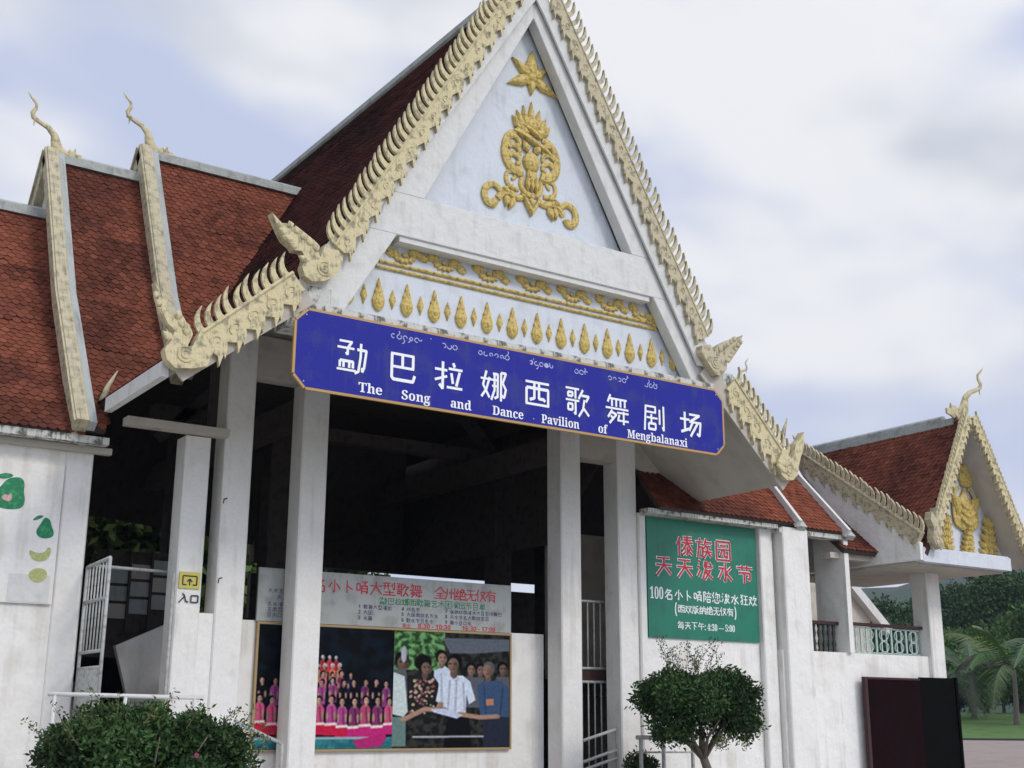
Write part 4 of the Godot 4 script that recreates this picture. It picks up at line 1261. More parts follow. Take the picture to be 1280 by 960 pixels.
func make_right_wing() -> void:
	var t := thing("right_wing", "low white right wing with red tiled roof and raised terrace behind the green board", "building", Vector3(22, 0, -22))
	part("wall", boxm(Vector3(17.75, 0, -21.3), Vector3(21.3, 6.0, -21.0)), M.wall, t)
	part("pilaster", post(Vector3(21.52, 0, -21.1), .42, .5, 6.0), M.plaster, t)
	part("pilaster", post(Vector3(17.83, 0, -21.12), .2, .3, 6.0), M.plaster, t)
	part("terrace_wall", boxm(Vector3(21.74, 0, -21.25), Vector3(27.2, 3.16, -20.72)), M.wall, t)
	part("terrace_wall", boxm(Vector3(27.25, 0, -26), Vector3(27.45, 3.16, -21.15)), M.wall, t)
	part("terrace_floor", boxm(Vector3(21.75, 2.2, -28), Vector3(27.24, 2.5, -21.26)), M.plaster, t)
	part("terrace_pillar", post(Vector3(22.23, 0, -20.86), .86, .56, 6.0), M.plaster, t)
	part("terrace_pillar", boxm(Vector3(23.95, 3.16, -21.6), Vector3(24.1, 6.0, -20.62)), M.plaster, t)
	part("terrace_pillar", post(Vector3(27.25, 0, -20.86), .52, .52, 5.5), M.plaster, t)
	part("back_wall", boxm(Vector3(17.8, 2.5, -24.6), Vector3(25.9, 6.0, -24.4)), M.soffit, t)
	part("back_door", boxm(Vector3(22.6, 2.5, -24.395), Vector3(24.4, 5.2, -24.36)), M.redwood, t)
	part("inner_pillar", post(Vector3(26.1, 2.5, -24.2), .4, .4, 3.0), M.plaster, t)
	part("eave_board", boxm(Vector3(17.7, 5.95, -20.92), Vector3(21.7, 6.06, -20.62)), M.dirty, t)
	part("eave_board", boxm(Vector3(21.72, 5.86, -20.90), Vector3(23.9, 5.97, -20.60)), M.dirty, t)
	part("eave_beam", boxm(Vector3(23.6, 5.42, -21.0), Vector3(25.3, 5.56, -20.75)), M.soffit, t)
	var red := Color(.19, .060, .036)
	var dark := Color(.10, .036, .026)
	for q in [[18.0, 22.2, 6.10, 11.2, -23.9, 501], [22.2, 23.9, 6.02, 10.48, -23.9, 511], [23.9, 25.3, 5.62, 9.25, -24.0, 521]]:
		var mid: float = q[2] + (q[3] - q[2]) * .34
		wing_slope(t, [[-20.55, q[2], q[0], q[1]], [-21.95, mid, q[0], q[1]], [q[4], q[3], q[0], q[1]], [-28.0, 6.2, q[0], q[1]]], 2, red, dark, q[5])
		var m := MB.new()
		m.tube(PackedVector3Array([Vector3(q[0], q[3] + .04, q[4]), Vector3(q[1], q[3] + .04, q[4])]), PackedFloat32Array([.14, .14]), 8)
		part("ridge_cap", m.done(), M.ridge, t)
		if q[0] < 23:
			var x: float = q[1]
			var pts := [Vector3(x, q[2] - .04, -20.45), Vector3(x, mid + .03, -21.95), Vector3(x, q[3] + .1, q[4])]
			var r := MB.new()
			var w := MB.new()
			for i in 2:
				var up := Vector3.RIGHT.cross(pts[i + 1] - pts[i]).normalized()
				r.beam(pts[i] + up * .03, pts[i + 1] + up * .03, .10, .22, up)
				w.beam(pts[i] + Vector3(.20, 0, 0) - up * .1, pts[i + 1] + Vector3(.20, 0, 0) - up * .1, .29, .14, up)
			var o := part("rake_board", r.done(), M.fascia, t)
			part("flashing", w.done(), M.ridge, o)
			chofa(t, Vector3(x, q[3] + .10, q[4]), .34, Vector3.RIGHT, M.creamgrey)
	var sp := MB.new(true)
	sp.tube(PackedVector3Array([Vector3(25.6, 9.2, -24), Vector3(25.7, 9.5, -24), Vector3(25.85, 9.85, -24)]), PackedFloat32Array([.08, .06, .015]), 6)
	part("ridge_spike", sp.done(), M.creamgrey, t)
	# balustrades
	var prof := [[0, .05], [.06, .05], [.10, .03], [.2, .055], [.32, .025], [.46, .05], [.56, .03], [.62, .045], [.66, .045]]
	var pts := PackedVector3Array()
	var rad := PackedFloat32Array()
	for q in prof:
		pts.append(Vector3(0, q[0], 0))
		rad.append(q[1])
	var bm := MB.new(true)
	bm.tube(pts, rad, 8)
	var bal := bm.done()
	for i in 7:
		part("baluster", bal, M.baluster, t, Transform3D(Basis(), Vector3(22.80 + i * .17, 3.16, -21.0)))
	part("hand_rail", boxm(Vector3(22.66, 3.82, -21.08), Vector3(23.94, 3.90, -20.92)), M.redwood, t)
	part("hand_rail", boxm(Vector3(24.1, 3.84, -21.0), Vector3(26.99, 3.91, -20.84)), M.redwood, t)
	part("hand_rail", boxm(Vector3(21.76, 3.84, -23.5), Vector3(21.84, 3.92, -21.3)), M.redwood, t)
	for i in 5:
		var x := 24.16 + i * .565
		var l := MB.new()
		for e in [[0, 0, 0, .64], [.54, 0, .54, .64], [0, .02, .54, .02], [0, .62, .54, .62], [.18, 0, .18, .64], [.36, 0, .36, .64]]:
			l.beam(Vector3(x + e[0], 3.18 + e[1], -20.92), Vector3(x + e[2], 3.18 + e[3], -20.92), .028, .03, Vector3.BACK)
		for c in [.18, .46]:
			var ring := PackedVector3Array()
			var rr := PackedFloat32Array()
			for k in 13:
				var a := TAU * k / 12
				ring.append(Vector3(x + .27 + cos(a) * .17, 3.18 + c + sin(a) * .13, -20.92))
				rr.append(.014)
			l.tube(ring, rr, 5)
		part("lattice_panel", l.done(), M.mint, t)

func make_corner_pavilion() -> void:
	var t := thing("corner_pavilion", "small gabled corner pavilion with gold relief tympanum and ridge horn on the right", "building", Vector3(27.4, 0, -21))
	var zf := -19.2
	var ax := 27.45
	var apex := Vector2(ax, 9.2)
	for s in [-1.0, 1.0]:
		var low := Vector2(ax + s * 2.2, 5.50)
		var m := MB.new()
		var d := (apex - low).normalized()
		var nn := Vector2(-d.y, d.x) * .12
		if nn.y > 0:
			nn = -nn
		m.hexa([Vector3(low.x, low.y, -25.5), Vector3(low.x + nn.x, low.y + nn.y, -25.5), Vector3(apex.x + nn.x, apex.y + nn.y, -25.5), Vector3(apex.x, apex.y, -25.5),
			Vector3(low.x, low.y, zf - .05), Vector3(low.x + nn.x, low.y + nn.y, zf - .05), Vector3(apex.x + nn.x, apex.y + nn.y, zf - .05), Vector3(apex.x, apex.y, zf - .05)])
		var deck := part("roof", m.done(), M.reddeck if s < 0 else M.soffit, t)
		if s < 0:
			var v := Vector3(apex.x - low.x, apex.y - low.y, 0)
			var l := v.length()
			lay_tiles(deck, Vector3(low.x, low.y, -25.4), Vector3.BACK, v / l, P([0, 0, 6.0, 0, 6.0, l - .06, 0, l - .06]), Color(.172, .057, .036), Color(.09, .033, .025), 601)
		# rake board: a plain cream board with a scalloped edge
		var hi := Vector2(ax + s * .12, 9.18)
		var lo2 := Vector2(ax + s * 1.98, 5.72)
		rake(t, hi, lo2, zf + .06, s, .22, .13, .32, M.cream, .2, .12)
	var rc := MB.new()
	rc.tube(PackedVector3Array([Vector3(ax, 9.24, -25.5), Vector3(ax, 9.24, -20.0)]), PackedFloat32Array([.11, .11]), 8)
	rc.box(Vector3(ax - .16, 8.95, -25.4), Vector3(ax - .10, 9.2, -19.6))
	part("ridge_cap", rc.done(), M.ridge, t)
	chofa(t, Vector3(ax, 9.30, -19.35), .58, Vector3(.96, 0, .28).normalized(), M.cream)
	finial(t, [25.62, 5.62, 25.44, 5.66, 25.34, 5.86, 25.40, 6.1, 25.3, 6.3, 25.36, 6.5, 25.5, 6.36, 25.56, 6.62, 25.66, 6.3, 25.7, 6.0], -19.16, M.creamgrey, Vector2(25.5, 5.9))
	finial(t, [29.3, 5.6, 29.46, 5.6, 29.6, 5.85, 29.56, 6.1, 29.66, 6.4, 29.5, 6.3, 29.3, 6.1], -19.16, M.cream, Vector2(29.42, 5.85))
	part("tympanum", frame_slab([ax - 2.0, 5.5, ax + 2.1, 5.5, ax + .05, 9.0], -20.15, .2), M.panel, t)
	part("fascia", boxm(Vector3(25.2, 5.30, -19.5), Vector3(28.68, 5.62, -19.26)), M.panel, t)
	part("soffit", boxm(Vector3(25.2, 5.26, -24), Vector3(28.68, 5.32, -19.52)), M.soffit, t)
	part("gable_ledge", boxm(Vector3(25.24, 5.621, -19.94), Vector3(28.66, 5.66, -19.3)), M.panel, t)
	# gold reliefs on the tympanum
	var zp := -19.95
	var gold := func(n: String, cx: float, cy: float, w: float, h: float):
		var m := MB.new()
		var rows := 5
		for i in rows:
			var k := i / float(rows - 1)
			var ww := w * (1 - k * .75)
			for j in range(-2, 3):
				var b := Basis(Vector3.BACK, -j * (.5 - .2 * k))
				m.dome(leafpoly(h * .32, w * .42 * (1 - k * .5)), Transform3D(b, Vector3(cx + j * ww * .19, cy + k * h * .66, zp + .02 * i)), .09)
		m.ball(Vector3(cx, cy + h * .1, zp + .08), Vector3(w * .22, h * .1, .08))
		part(n, m.done(), M.gold, t)
	gold.call("gold_leaf_tree", 26.95, 5.74, .30, 1.0)
	gold.call("gold_leaf_tree", 28.74, 5.74, .32, 1.05)
	gold.call("gold_stem", 27.85, 5.70, .28, .70)
	var m2 := MB.new()
	for i in 5:
		for s in [-1.0, 1.0]:
			m2.dome(leafpoly(.46, .26), Transform3D(Basis(Vector3.BACK, -s * (.30 + i * .12)), Vector3(27.87 + s * (.10 + i * .035), 6.44 + i * .12, zp + .02 + .01 * i)), .1)
	for s in [-1.0, 1.0]:
		scroll(m2, [27.87 + s * .12, 6.42, 27.87 + s * .42, 6.52, 27.87 + s * .46, 7.0, 27.87 + s * .34, 7.35, 27.87 + s * .18, 7.45], .07, .045, zp + .06)
	m2.dome(P([-.42, 0, -.36, .5, -.12, .75, 0, .95, .12, .75, .36, .5, .42, 0, .2, -.16, -.2, -.16]), Z(zp, 27.87, 6.5), .14)
	for y in [6.55, 6.75, 6.95]:
		scroll(m2, [27.58, y + .08, 27.87, y - .05, 28.16, y + .08], .045, .045, zp + .16)
	part("gold_vase", m2.done(), M.gold, t)
	var m3 := MB.new()
	for i in 7:
		var a := (i - 3) * .28
		m3.dome(leafpoly(.74 - absf(i - 3) * .13, .18), Transform3D(Basis(Vector3.BACK, -a), Vector3(28.0, 7.50, zp + .02)), .1)
	part("gold_flame", m3.done(), M.gold, t)
	# white side wall with its own comb, rising from the corner back to the wing ridge
	var pl := Transform3D(Basis(Vector3.BACK, Vector3.UP, Vector3.LEFT), Vector3(25.12, 0, 0))
	var sw := MB.new()
	sw.slab(P([-19.27, 5.33, -23.9, 5.33, -23.9, 9.0, -23.3, 8.6, -19.27, 5.74]), Transform3D(pl.basis, Vector3(25.22, 0, 0)), .12, .01)
	part("side_wall", sw.done(), M.plaster, t)
	rake(t, Vector2(-23.3, 8.72), Vector2(-19.25, 5.86), .06, 1, .30, .185, .85, M.creamgrey, .40, .14, pl)

func make_outbuilding() -> void:
	var t := thing("outbuilding", "pale gabled outbuilding glimpsed through the right wing's terrace above the lattice rail", "building", Vector3(33.2, 0, -32))
	part("wall", frame_slab([30.2, 0, 36.0, 0, 36.0, 5.1, 33.0, 7.6, 30.2, 5.3], -36, 6.0), M.soffit, t)
	for s in [[33.0, 7.75, 36.7, 4.65], [33.0, 7.75, 29.4, 4.75]]:
		var m := MB.new()
		m.beam(Vector3(s[0], s[1], -29.85), Vector3(s[2], s[3], -29.85), .3, .34, Vector3.BACK)
		part("rake_board", m.done(), M.fascia, t)
		m = MB.new()
		m.beam(Vector3((s[0] + s[2]) / 2, (s[1] + s[3]) / 2 + .25, -36.2), Vector3((s[0] + s[2]) / 2, (s[1] + s[3]) / 2 + .25, -29.9), 4.8, .12, Vector3(s[1] - s[3], absf(s[2] - s[0]), 0).normalized() * Vector3(1 if s[2] > s[0] else -1, 1, 1))
		part("roof", m.done(), M.reddeck, t)
	part("door", boxm(Vector3(32.4, 0, -29.98), Vector3(33.6, 2.3, -29.95)), M.redwood, t)

func make_signs() -> void:
	# blue name board
	var z := -17.85
	var s := thing("name_board", "long blue name board with white Chinese and English lettering under the main gable", "sign", Vector3(12.7, 6.7, -17.9))
	var c := .2
	var x0 := 7.99
	var x1 := 17.36
	var ya := 6.73
	var yb := 8.02
	var m := MB.new()
	m.slab(P([x0, ya + c, x0 + c, ya, x1 - c, ya, x1, ya + c, x1, yb - c, x1 - c, yb, x0 + c, yb, x0, yb - c]), Z(z - .07), .062)
	part("panel", m.done(), M.blue, s)
	m = MB.new()
	var ring := [[x0, ya + c], [x0 + c, ya], [x1 - c, ya], [x1, ya + c], [x1, yb - c], [x1 - c, yb], [x0 + c, yb], [x0, yb - c]]
	for i in 8:
		var a: Array = ring[i]
		var b: Array = ring[(i + 1) % 8]
		m.beam(Vector3(a[0], a[1], z - .035), Vector3(b[0], b[1], z - .035), .085, .05, Vector3.BACK)
	part("rim", m.done(), M.rim, s)
	for i in 9:
		write_han(s, "勐巴拉娜西歌舞剧场"[i], Vector3(9.0 + i * .936, 7.37 - i * .018, z - .004), Vector2.ZERO, .56, (.088 if i in [0, 3, 5, 6, 7] else .102), M.ink, "character", .92)
	for q in [["The", 9.36, .44], ["Song", 10.23, .56], ["and", 11.13, .42], ["Dance", 12.12, .66], ["Pavilion", 13.28, .86], ["of", 14.26, .22], ["Mengbalanaxi", 15.62, 1.52]]:
		latin(s, q[0], Vector3(q[1], 6.87 - (q[1] - 9.3) * .006, z - .004), .162, q[2], M.ink)
	# the fine line of Dai script: loops, hooks and tails
	var sr := RandomNumberGenerator.new()
	sr.seed = 5
	for q in [[9.76, 5], [10.76, 3], [11.52, 6], [12.62, 5], [13.66, 3], [14.46, 4], [15.36, 3]]:
		for k in int(q[1]):
			var ch := MB.new()
			var bx: float = q[0] + k * .115
			var rr := sr.randf_range(.026, .042)
			var a0 := sr.randf() * TAU
			var sweep := sr.randf_range(3.6, 6.1) * (1 if sr.randf() < .6 else -1)
			var pts := PackedVector2Array()
			for j in 10:
				var a := a0 + sweep * j / 9.0
				pts.append(Vector2(bx + cos(a) * rr * 1.1, 7.865 + sin(a) * rr))
			var tail := sr.randi() % 4
			var e := pts[-1]
			if tail == 0:
				pts.append_array([e + Vector2(.02, -.03), e + Vector2(.0, -.07), e + Vector2(-.03, -.08)])
			elif tail == 1:
				pts.append_array([e + Vector2(.03, .02), e + Vector2(.05, .06), e + Vector2(.03, .085)])
			elif tail == 2:
				pts.append_array([e + Vector2(.04, -.005), e + Vector2(.06, .02)])
			for poly in Geometry2D.offset_polyline(pts, .0085, Geometry2D.JOIN_ROUND, Geometry2D.END_ROUND):
				if not Geometry2D.is_polygon_clockwise(poly):
					ch.face(poly, Z(z - .004), 0, false)
			part("script_letter", ch.done(), M.inkpale, s)
	for x in [8.15, 10.5, 12.68, 14.9, 17.2]:
		for y in [6.82, 7.94]:
			var sc := MB.new()
			sc.ball(Vector3(x, y, z - .006), Vector3(.014, .014, .006), 4, 7)
			part("screw", sc.done(), M.steel, s)
	# notice panel and photo board on the low wall
	z = -21.6
	s = thing("notice_panel", "grey-white programme panel with red heading standing on top of the photo board", "sign", Vector3(12, 3.25, -21.65))
	part("panel", boxm(Vector3(9.18, 3.30, z - .09), Vector3(14.79, 4.27, z - .04)), M.sheet, s)
	write_han(s, "百名小卜哨大型歌舞", Vector3(10.12, 4.03, z - .036), Vector2(.298, 0), .26, .10, M.red)
	write_han(s, "全州绝无仅有", Vector3(13.06, 4.02, z - .036), Vector2(.245, 0), .24, .10, M.red)
	write_han(s, "勐巴拉娜西歌舞艺术团演出节目单", Vector3(11.78, 3.80, z - .036), Vector2(.164, 0), .145, .09, M.darkgreen)
	for q in [[11.4, 3.665, "歌舞大型演出", 1], [11.4, 3.56, "大团", 2], [11.4, 3.45, "水舞", 3], [12.35, 3.665, "州名节", 4], [12.35, 3.56, "大版西双名天水", 5], [12.35, 3.45, "歌水节目名小", 6], [13.35, 3.665, "版纳双西演术大目百州舞巴", 7], [13.35, 3.56, "天水节名大歌双艺百", 8], [13.35, 3.45, "舞小目口水", 9], [9.42, 3.86, "大术艺", 0], [9.60, 3.75, "天", 0], [9.42, 3.62, "名水演双", 0], [9.42, 3.52, "艺西百出", 0], [9.42, 3.42, "目大口天", 0]]:
		if q[3]:
			latin(s, str(q[3]), Vector3(q[0] - .13, q[1], z - .038), .07, 0, M.navy, false, "numeral")
		write_han(s, q[2], Vector3(q[0], q[1], z - .036), Vector2(.105, 0), .085, .10, M.navy)
	write_han(s, "演出", Vector3(12.25, 3.35, z - .036), Vector2(.105, 0), .085, .1, M.red)
	latin(s, "8:30 - 10:30", Vector3(12.95, 3.35, z - .038), .09, .75, M.red, false)
	latin(s, "16:30 - 17:00", Vector3(14.0, 3.35, z - .038), .09, .8, M.red, false)
	s = thing("photo_board", "framed board with two large photographs of performers and visitors between the columns", "billboard", Vector3(12, 1.0, -21.65))
	part("backing", boxm(Vector3(9.2, 1.0, z - .098), Vector3(14.8, 3.29, z - .05)), M.frame, s)
	for q in [[9.2, 3.25, 14.8, 3.29], [9.2, 1.0, 14.8, 1.035], [9.2, 1.036, 9.24, 3.249], [14.765, 1.036, 14.8, 3.249]]:
		part("frame", boxm(Vector3(q[0], q[1], z - .048), Vector3(q[2], q[3], z - .02)), M.frame, s)
	var pp := print_plane(2.80, 2.20, troupe_photo())
	part("printed_photo", pp[0], pp[1], s, Z(z - .044, 10.655, 2.142)).set_meta("label", "photograph of a dance troupe in pink on a dark stage")
	pp = print_plane(2.70, 2.20, visit_photo())
	part("printed_photo", pp[0], pp[1], s, Z(z - .044, 13.41, 2.142)).set_meta("label", "photograph of visitors in white shirts reading together")
	# green board
	z = -20.95
	s = thing("green_board", "green board with red and white Chinese lettering on the right wing wall", "sign", Vector3(19.6, 3.3, -20.97))
	part("panel", boxm(Vector3(17.93, 3.31, z - .04), Vector3(21.26, 5.93, z)), M.green, s)
	for q in [["傣族园", 19.03, 5.36, .58], ["天天泼水节", 18.38, 4.88, .62]]:
		for i in q[0].length():
			var px := Vector3(q[1] + i * q[3], q[2] - i * .005, z)
			write_han(s, q[0][i], px + Vector3(0, 0, .004), Vector2.ZERO, .45, .19, M.ink, "outline")
			write_han(s, q[0][i], px + Vector3(0, 0, .018), Vector2.ZERO, .45, .105, M.red)
	latin(s, "100", Vector3(18.17, 4.27, z + .002), .26, .38, M.ink)
	write_han(s, "名小卜哨陪您泼水狂欢", Vector3(18.52, 4.27, z + .004), Vector2(.285, -.002), .24, .11, M.ink)
	latin(s, "(", Vector3(18.72, 3.96, z + .002), .24, .06, M.ink, false)
	write_han(s, "西双版纳绝无仅有", Vector3(18.87, 3.96, z + .004), Vector2(.212, 0), .19, .11, M.ink)
	latin(s, ")", Vector3(20.52, 3.96, z + .002), .24, .06, M.ink, false)
	write_han(s, "每天下午", Vector3(18.85, 3.60, z + .004), Vector2(.2, 0), .17, .11, M.ink)
	latin(s, ": 4:30 — 5:00", Vector3(20.02, 3.59, z + .002), .15, .92, M.ink)
	# fruit mural board on the left wall
	s = thing("fruit_mural_board", "white painted board with green fruit pictures on the far left wall", "sign", Vector3(4.7, 3.39, -21.6))
	part("panel", boxm(Vector3(2.2, 3.39, -21.62), Vector3(5.52, 5.72, -21.57)), M.wall, s)
	part("loose_sheet", boxm(Vector3(4.80, 3.41, -21.568), Vector3(5.46, 3.86, -21.562)), M.fascia, s)
	var fr := MB.new()
	fr.slab(rounded([4.757, 5.451, 4.613, 5.410, 4.510, 5.245, 4.386, 5.152, 4.345, 5.039, 4.489, 4.926, 4.695, 4.895, 4.901, 4.936, 4.932, 5.080, 4.891, 5.224, 4.901, 5.348, 4.849, 5.440]), Z(-21.57), .006)
	fr.slab(rounded([4.736, 5.471, 4.592, 5.512, 4.366, 5.420, 4.571, 5.389]), Z(-21.57), .007)
	part("painted_fruit", fr.done(), M.mural, s)
	fr = MB.new()
	fr.slab(rounded([4.599, 5.151, 4.538, 5.089, 4.599, 5.04, 4.698, 5.028, 4.723, 5.114, 4.686, 5.176, 4.649, 5.127]), Z(-21.564), .006)
	part("painted_slice", fr.done(), M.muralpink, s)
	fr = MB.new()
	fr.slab(rounded([5.272, 4.833, 5.210, 4.689, 5.148, 4.586, 5.189, 4.493, 5.313, 4.462, 5.436, 4.503, 5.447, 4.586, 5.395, 4.689, 5.364, 4.792]), Z(-21.57), .006)
	fr.slab(rounded([5.272, 4.843, 5.169, 4.854, 5.066, 4.751, 5.169, 4.771]), Z(-21.57), .007)
	part("painted_fruit", fr.done(), M.mural, s)
	fr = MB.new()
	fr.slab(rounded([5.066, 4.277, 5.107, 4.133, 5.230, 4.071, 5.395, 4.112, 5.436, 4.298, 5.375, 4.339, 5.333, 4.236, 5.189, 4.215]), Z(-21.57), .006)
	part("painted_banana", fr.done(), M.muralpale, s)
	fr = MB.new()
	fr.slab(rounded([5.097, 3.886, 5.127, 3.783, 5.230, 3.721, 5.354, 3.762, 5.416, 3.865, 5.354, 3.968, 5.210, 3.978]), Z(-21.57), .012)
	part("painted_lime", fr.done(), M.muralpale, s)
	# entrance sign on the gate pier
	s = thing("entrance_plate", "small yellow arrow plate above two dark characters on the gate pier", "sign", Vector3(7.66, 3.5, -21.03))
	part("plate", boxm(Vector3(7.47, 3.74, -21.05), Vector3(7.84, 4.02, -21.02)), M.yellow, s)
	var ar := MB.new()
	for e in [[7.53, 3.80, 7.53, 3.95], [7.53, 3.95, 7.78, 3.95], [7.78, 3.95, 7.78, 3.80], [7.655, 3.79, 7.655, 3.90], [7.655, 3.90, 7.61, 3.85], [7.655, 3.90, 7.70, 3.85], [7.53, 3.80, 7.60, 3.80], [7.71, 3.80, 7.78, 3.80]]:
		ar.beam(Vector3(e[0], e[1], -21.017), Vector3(e[2], e[3], -21.017), .022, .004, Vector3.BACK)
	part("arrow", ar.done(), M.char, s)
	write_han(s, "入口", Vector3(7.575, 3.58, -21.03), Vector2(.19, -.01), .17, .13, M.char)

func make_rails() -> void:
	var t := thing("entrance_gate", "open grey barred metal gate leaf swung outward at the left entrance", "gate", Vector3(5.9, 1.5, -21))
	var a := Vector3(6.07, 0, -21.62)
	var b := Vector3(6.07, 0, -20.38)
	tubes(t, "frame", [[a + Vector3.UP * 1.6, a + Vector3.UP * 4.05], [b + Vector3.UP * 1.6, b + Vector3.UP * 4.09], [a + Vector3.UP * 4.05, b + Vector3.UP * 4.09], [a + Vector3.UP * 1.7, b + Vector3.UP * 1.7], [a + Vector3.UP * 2.62, b + Vector3.UP * 2.62], [a + Vector3.UP * 2.36, b + Vector3.UP * 2.36], [a + Vector3.UP * 3.45, b + Vector3.UP * 3.45]], .03, M.steel)
	for i in range(1, 7):
		var p := a.lerp(b, i / 7.0)
		tubes(t, "bar", [[p + Vector3.UP * 2.64, p + Vector3.UP * 4.06], [p + Vector3.UP * 1.7, p + Vector3.UP * 2.34]], .015, M.steel)
	part("sheet", boxm(Vector3(6.055, 1.72, -21.57), Vector3(6.062, 2.34, -20.43)), M.steel, t)
	t = thing("gate_lintel", "thin metal lintel bar and post framing the left entrance opening", "frame", Vector3(7.3, 0, -21))
	tubes(t, "bar", [[Vector3(6.1, 4.08, -21.6), Vector3(7.57, 4.06, -21.6)], [Vector3(7.36, 0, -21.0), Vector3(7.36, 4.0, -21.0)]], .03, M.steel)
	t = thing("entrance_rail", "white tubular rail crossing in front of the left entrance behind the shrub", "railing", Vector3(6.5, 0, -20))
	tubes(t, "top_rail", [[Vector3(5.2, 1.93, -20), Vector3(7.65, 1.90, -20)]], .035, M.fascia)
	tubes(t, "post", [[Vector3(5.3, 0, -20), Vector3(5.3, 1.93, -20)], [Vector3(6.38, 0, -20), Vector3(6.38, 1.92, -20)], [Vector3(7.5, 0, -20), Vector3(7.5, 1.9, -20)]], .03, M.fascia)
	t = thing("step_handrail", "grey sloping handrail with post left of the second column", "railing", Vector3(8.9, 0, -20))
	tubes(t, "top_rail", [[Vector3(8.2, 1.55, -20), Vector3(8.6, 1.37, -20), Vector3(9.08, 1.17, -20)]], .03, M.steel)
	tubes(t, "post", [[Vector3(9.06, 0, -20), Vector3(9.06, 1.18, -20)], [Vector3(8.3, 0, -20), Vector3(8.3, 1.5, -20)]], .035, M.steel)
	t = thing("inner_gate", "tall pale barred iron gate between the right pair of columns", "gate", Vector3(17, 0, -21.7))
	tubes(t, "frame", [[Vector3(16.3, 4.07, -21.75), Vector3(17.8, 4.08, -21.75)], [Vector3(16.3, 2.64, -21.75), Vector3(17.8, 2.66, -21.75)], [Vector3(16.3, 2.36, -21.75), Vector3(17.8, 2.37, -21.75)], [Vector3(16.3, .3, -21.75), Vector3(17.8, .3, -21.75)]], .032, M.steel)
	for i in 9:
		var x := 16.35 + i * .175
		tubes(t, "bar", [[Vector3(x, 2.66, -21.75), Vector3(x, 4.06, -21.75)], [Vector3(x, .3, -21.75), Vector3(x, 2.36, -21.75)]], .018, M.steel)
	part("mid_panel", boxm(Vector3(16.3, 2.40, -21.78), Vector3(17.8, 2.62, -21.76)), M.darkdeck, t)
	t = thing("stair_handrail", "pair of pale sloping handrails rising between the right pair of columns", "railing", Vector3(17, 0, -21.0))
	for dy in [0.0, -.42, -.58]:
		tubes(t, "rail", [[Vector3(16.2, 1.14 + dy, -21.2), Vector3(17.2, 1.40 + dy, -21.2)]], .033, M.steel)
	tubes(t, "post", [[Vector3(17.2, 0, -21.2), Vector3(17.2, 1.42, -21.2)]], .035, M.steel)
	t = thing("white_railing", "low dark-topped white railing beside the clipped tree", "railing", Vector3(17.7, 0, -20.2))
	tubes(t, "top_rail", [[Vector3(16.9, 1.24, -20.2), Vector3(18.44, 1.23, -20.2)]], .045, M.steel)
	tubes(t, "low_rail", [[Vector3(16.9, .95, -20.2), Vector3(18.44, .94, -20.2)]], .02, M.steel)
	tubes(t, "post", [[Vector3(18.40, 0, -20.2), Vector3(18.40, 1.23, -20.2)], [Vector3(17.6, 0, -20.2), Vector3(17.6, 1.23, -20.2)], [Vector3(17.0, 0, -20.2), Vector3(17.0, 1.23, -20.2)]], .04, M.steel)
	t = thing("side_gate", "dark maroon double-leaf sheet metal gate standing at the right end of the wall", "gate", Vector3(26.0, 0, -20.55))
	part("leaf", boxm(Vector3(24.33, .05, -20.57), Vector3(26.29, 2.55, -20.51)), M.maroon, t)
	part("leaf", boxm(Vector3(26.31, .05, -20.57), Vector3(27.66, 2.63, -20.52)), M.black, t)
	part("post", boxm(Vector3(24.23, 0, -20.58), Vector3(24.32, 2.60, -20.48)), M.redwood, t)
	part("post", boxm(Vector3(27.67, 0, -20.58), Vector3(27.75, 2.65, -20.48)), M.black, t)
	part("top_rail", boxm(Vector3(24.32, 2.551, -20.575), Vector3(26.30, 2.60, -20.50)), M.redwood, t)

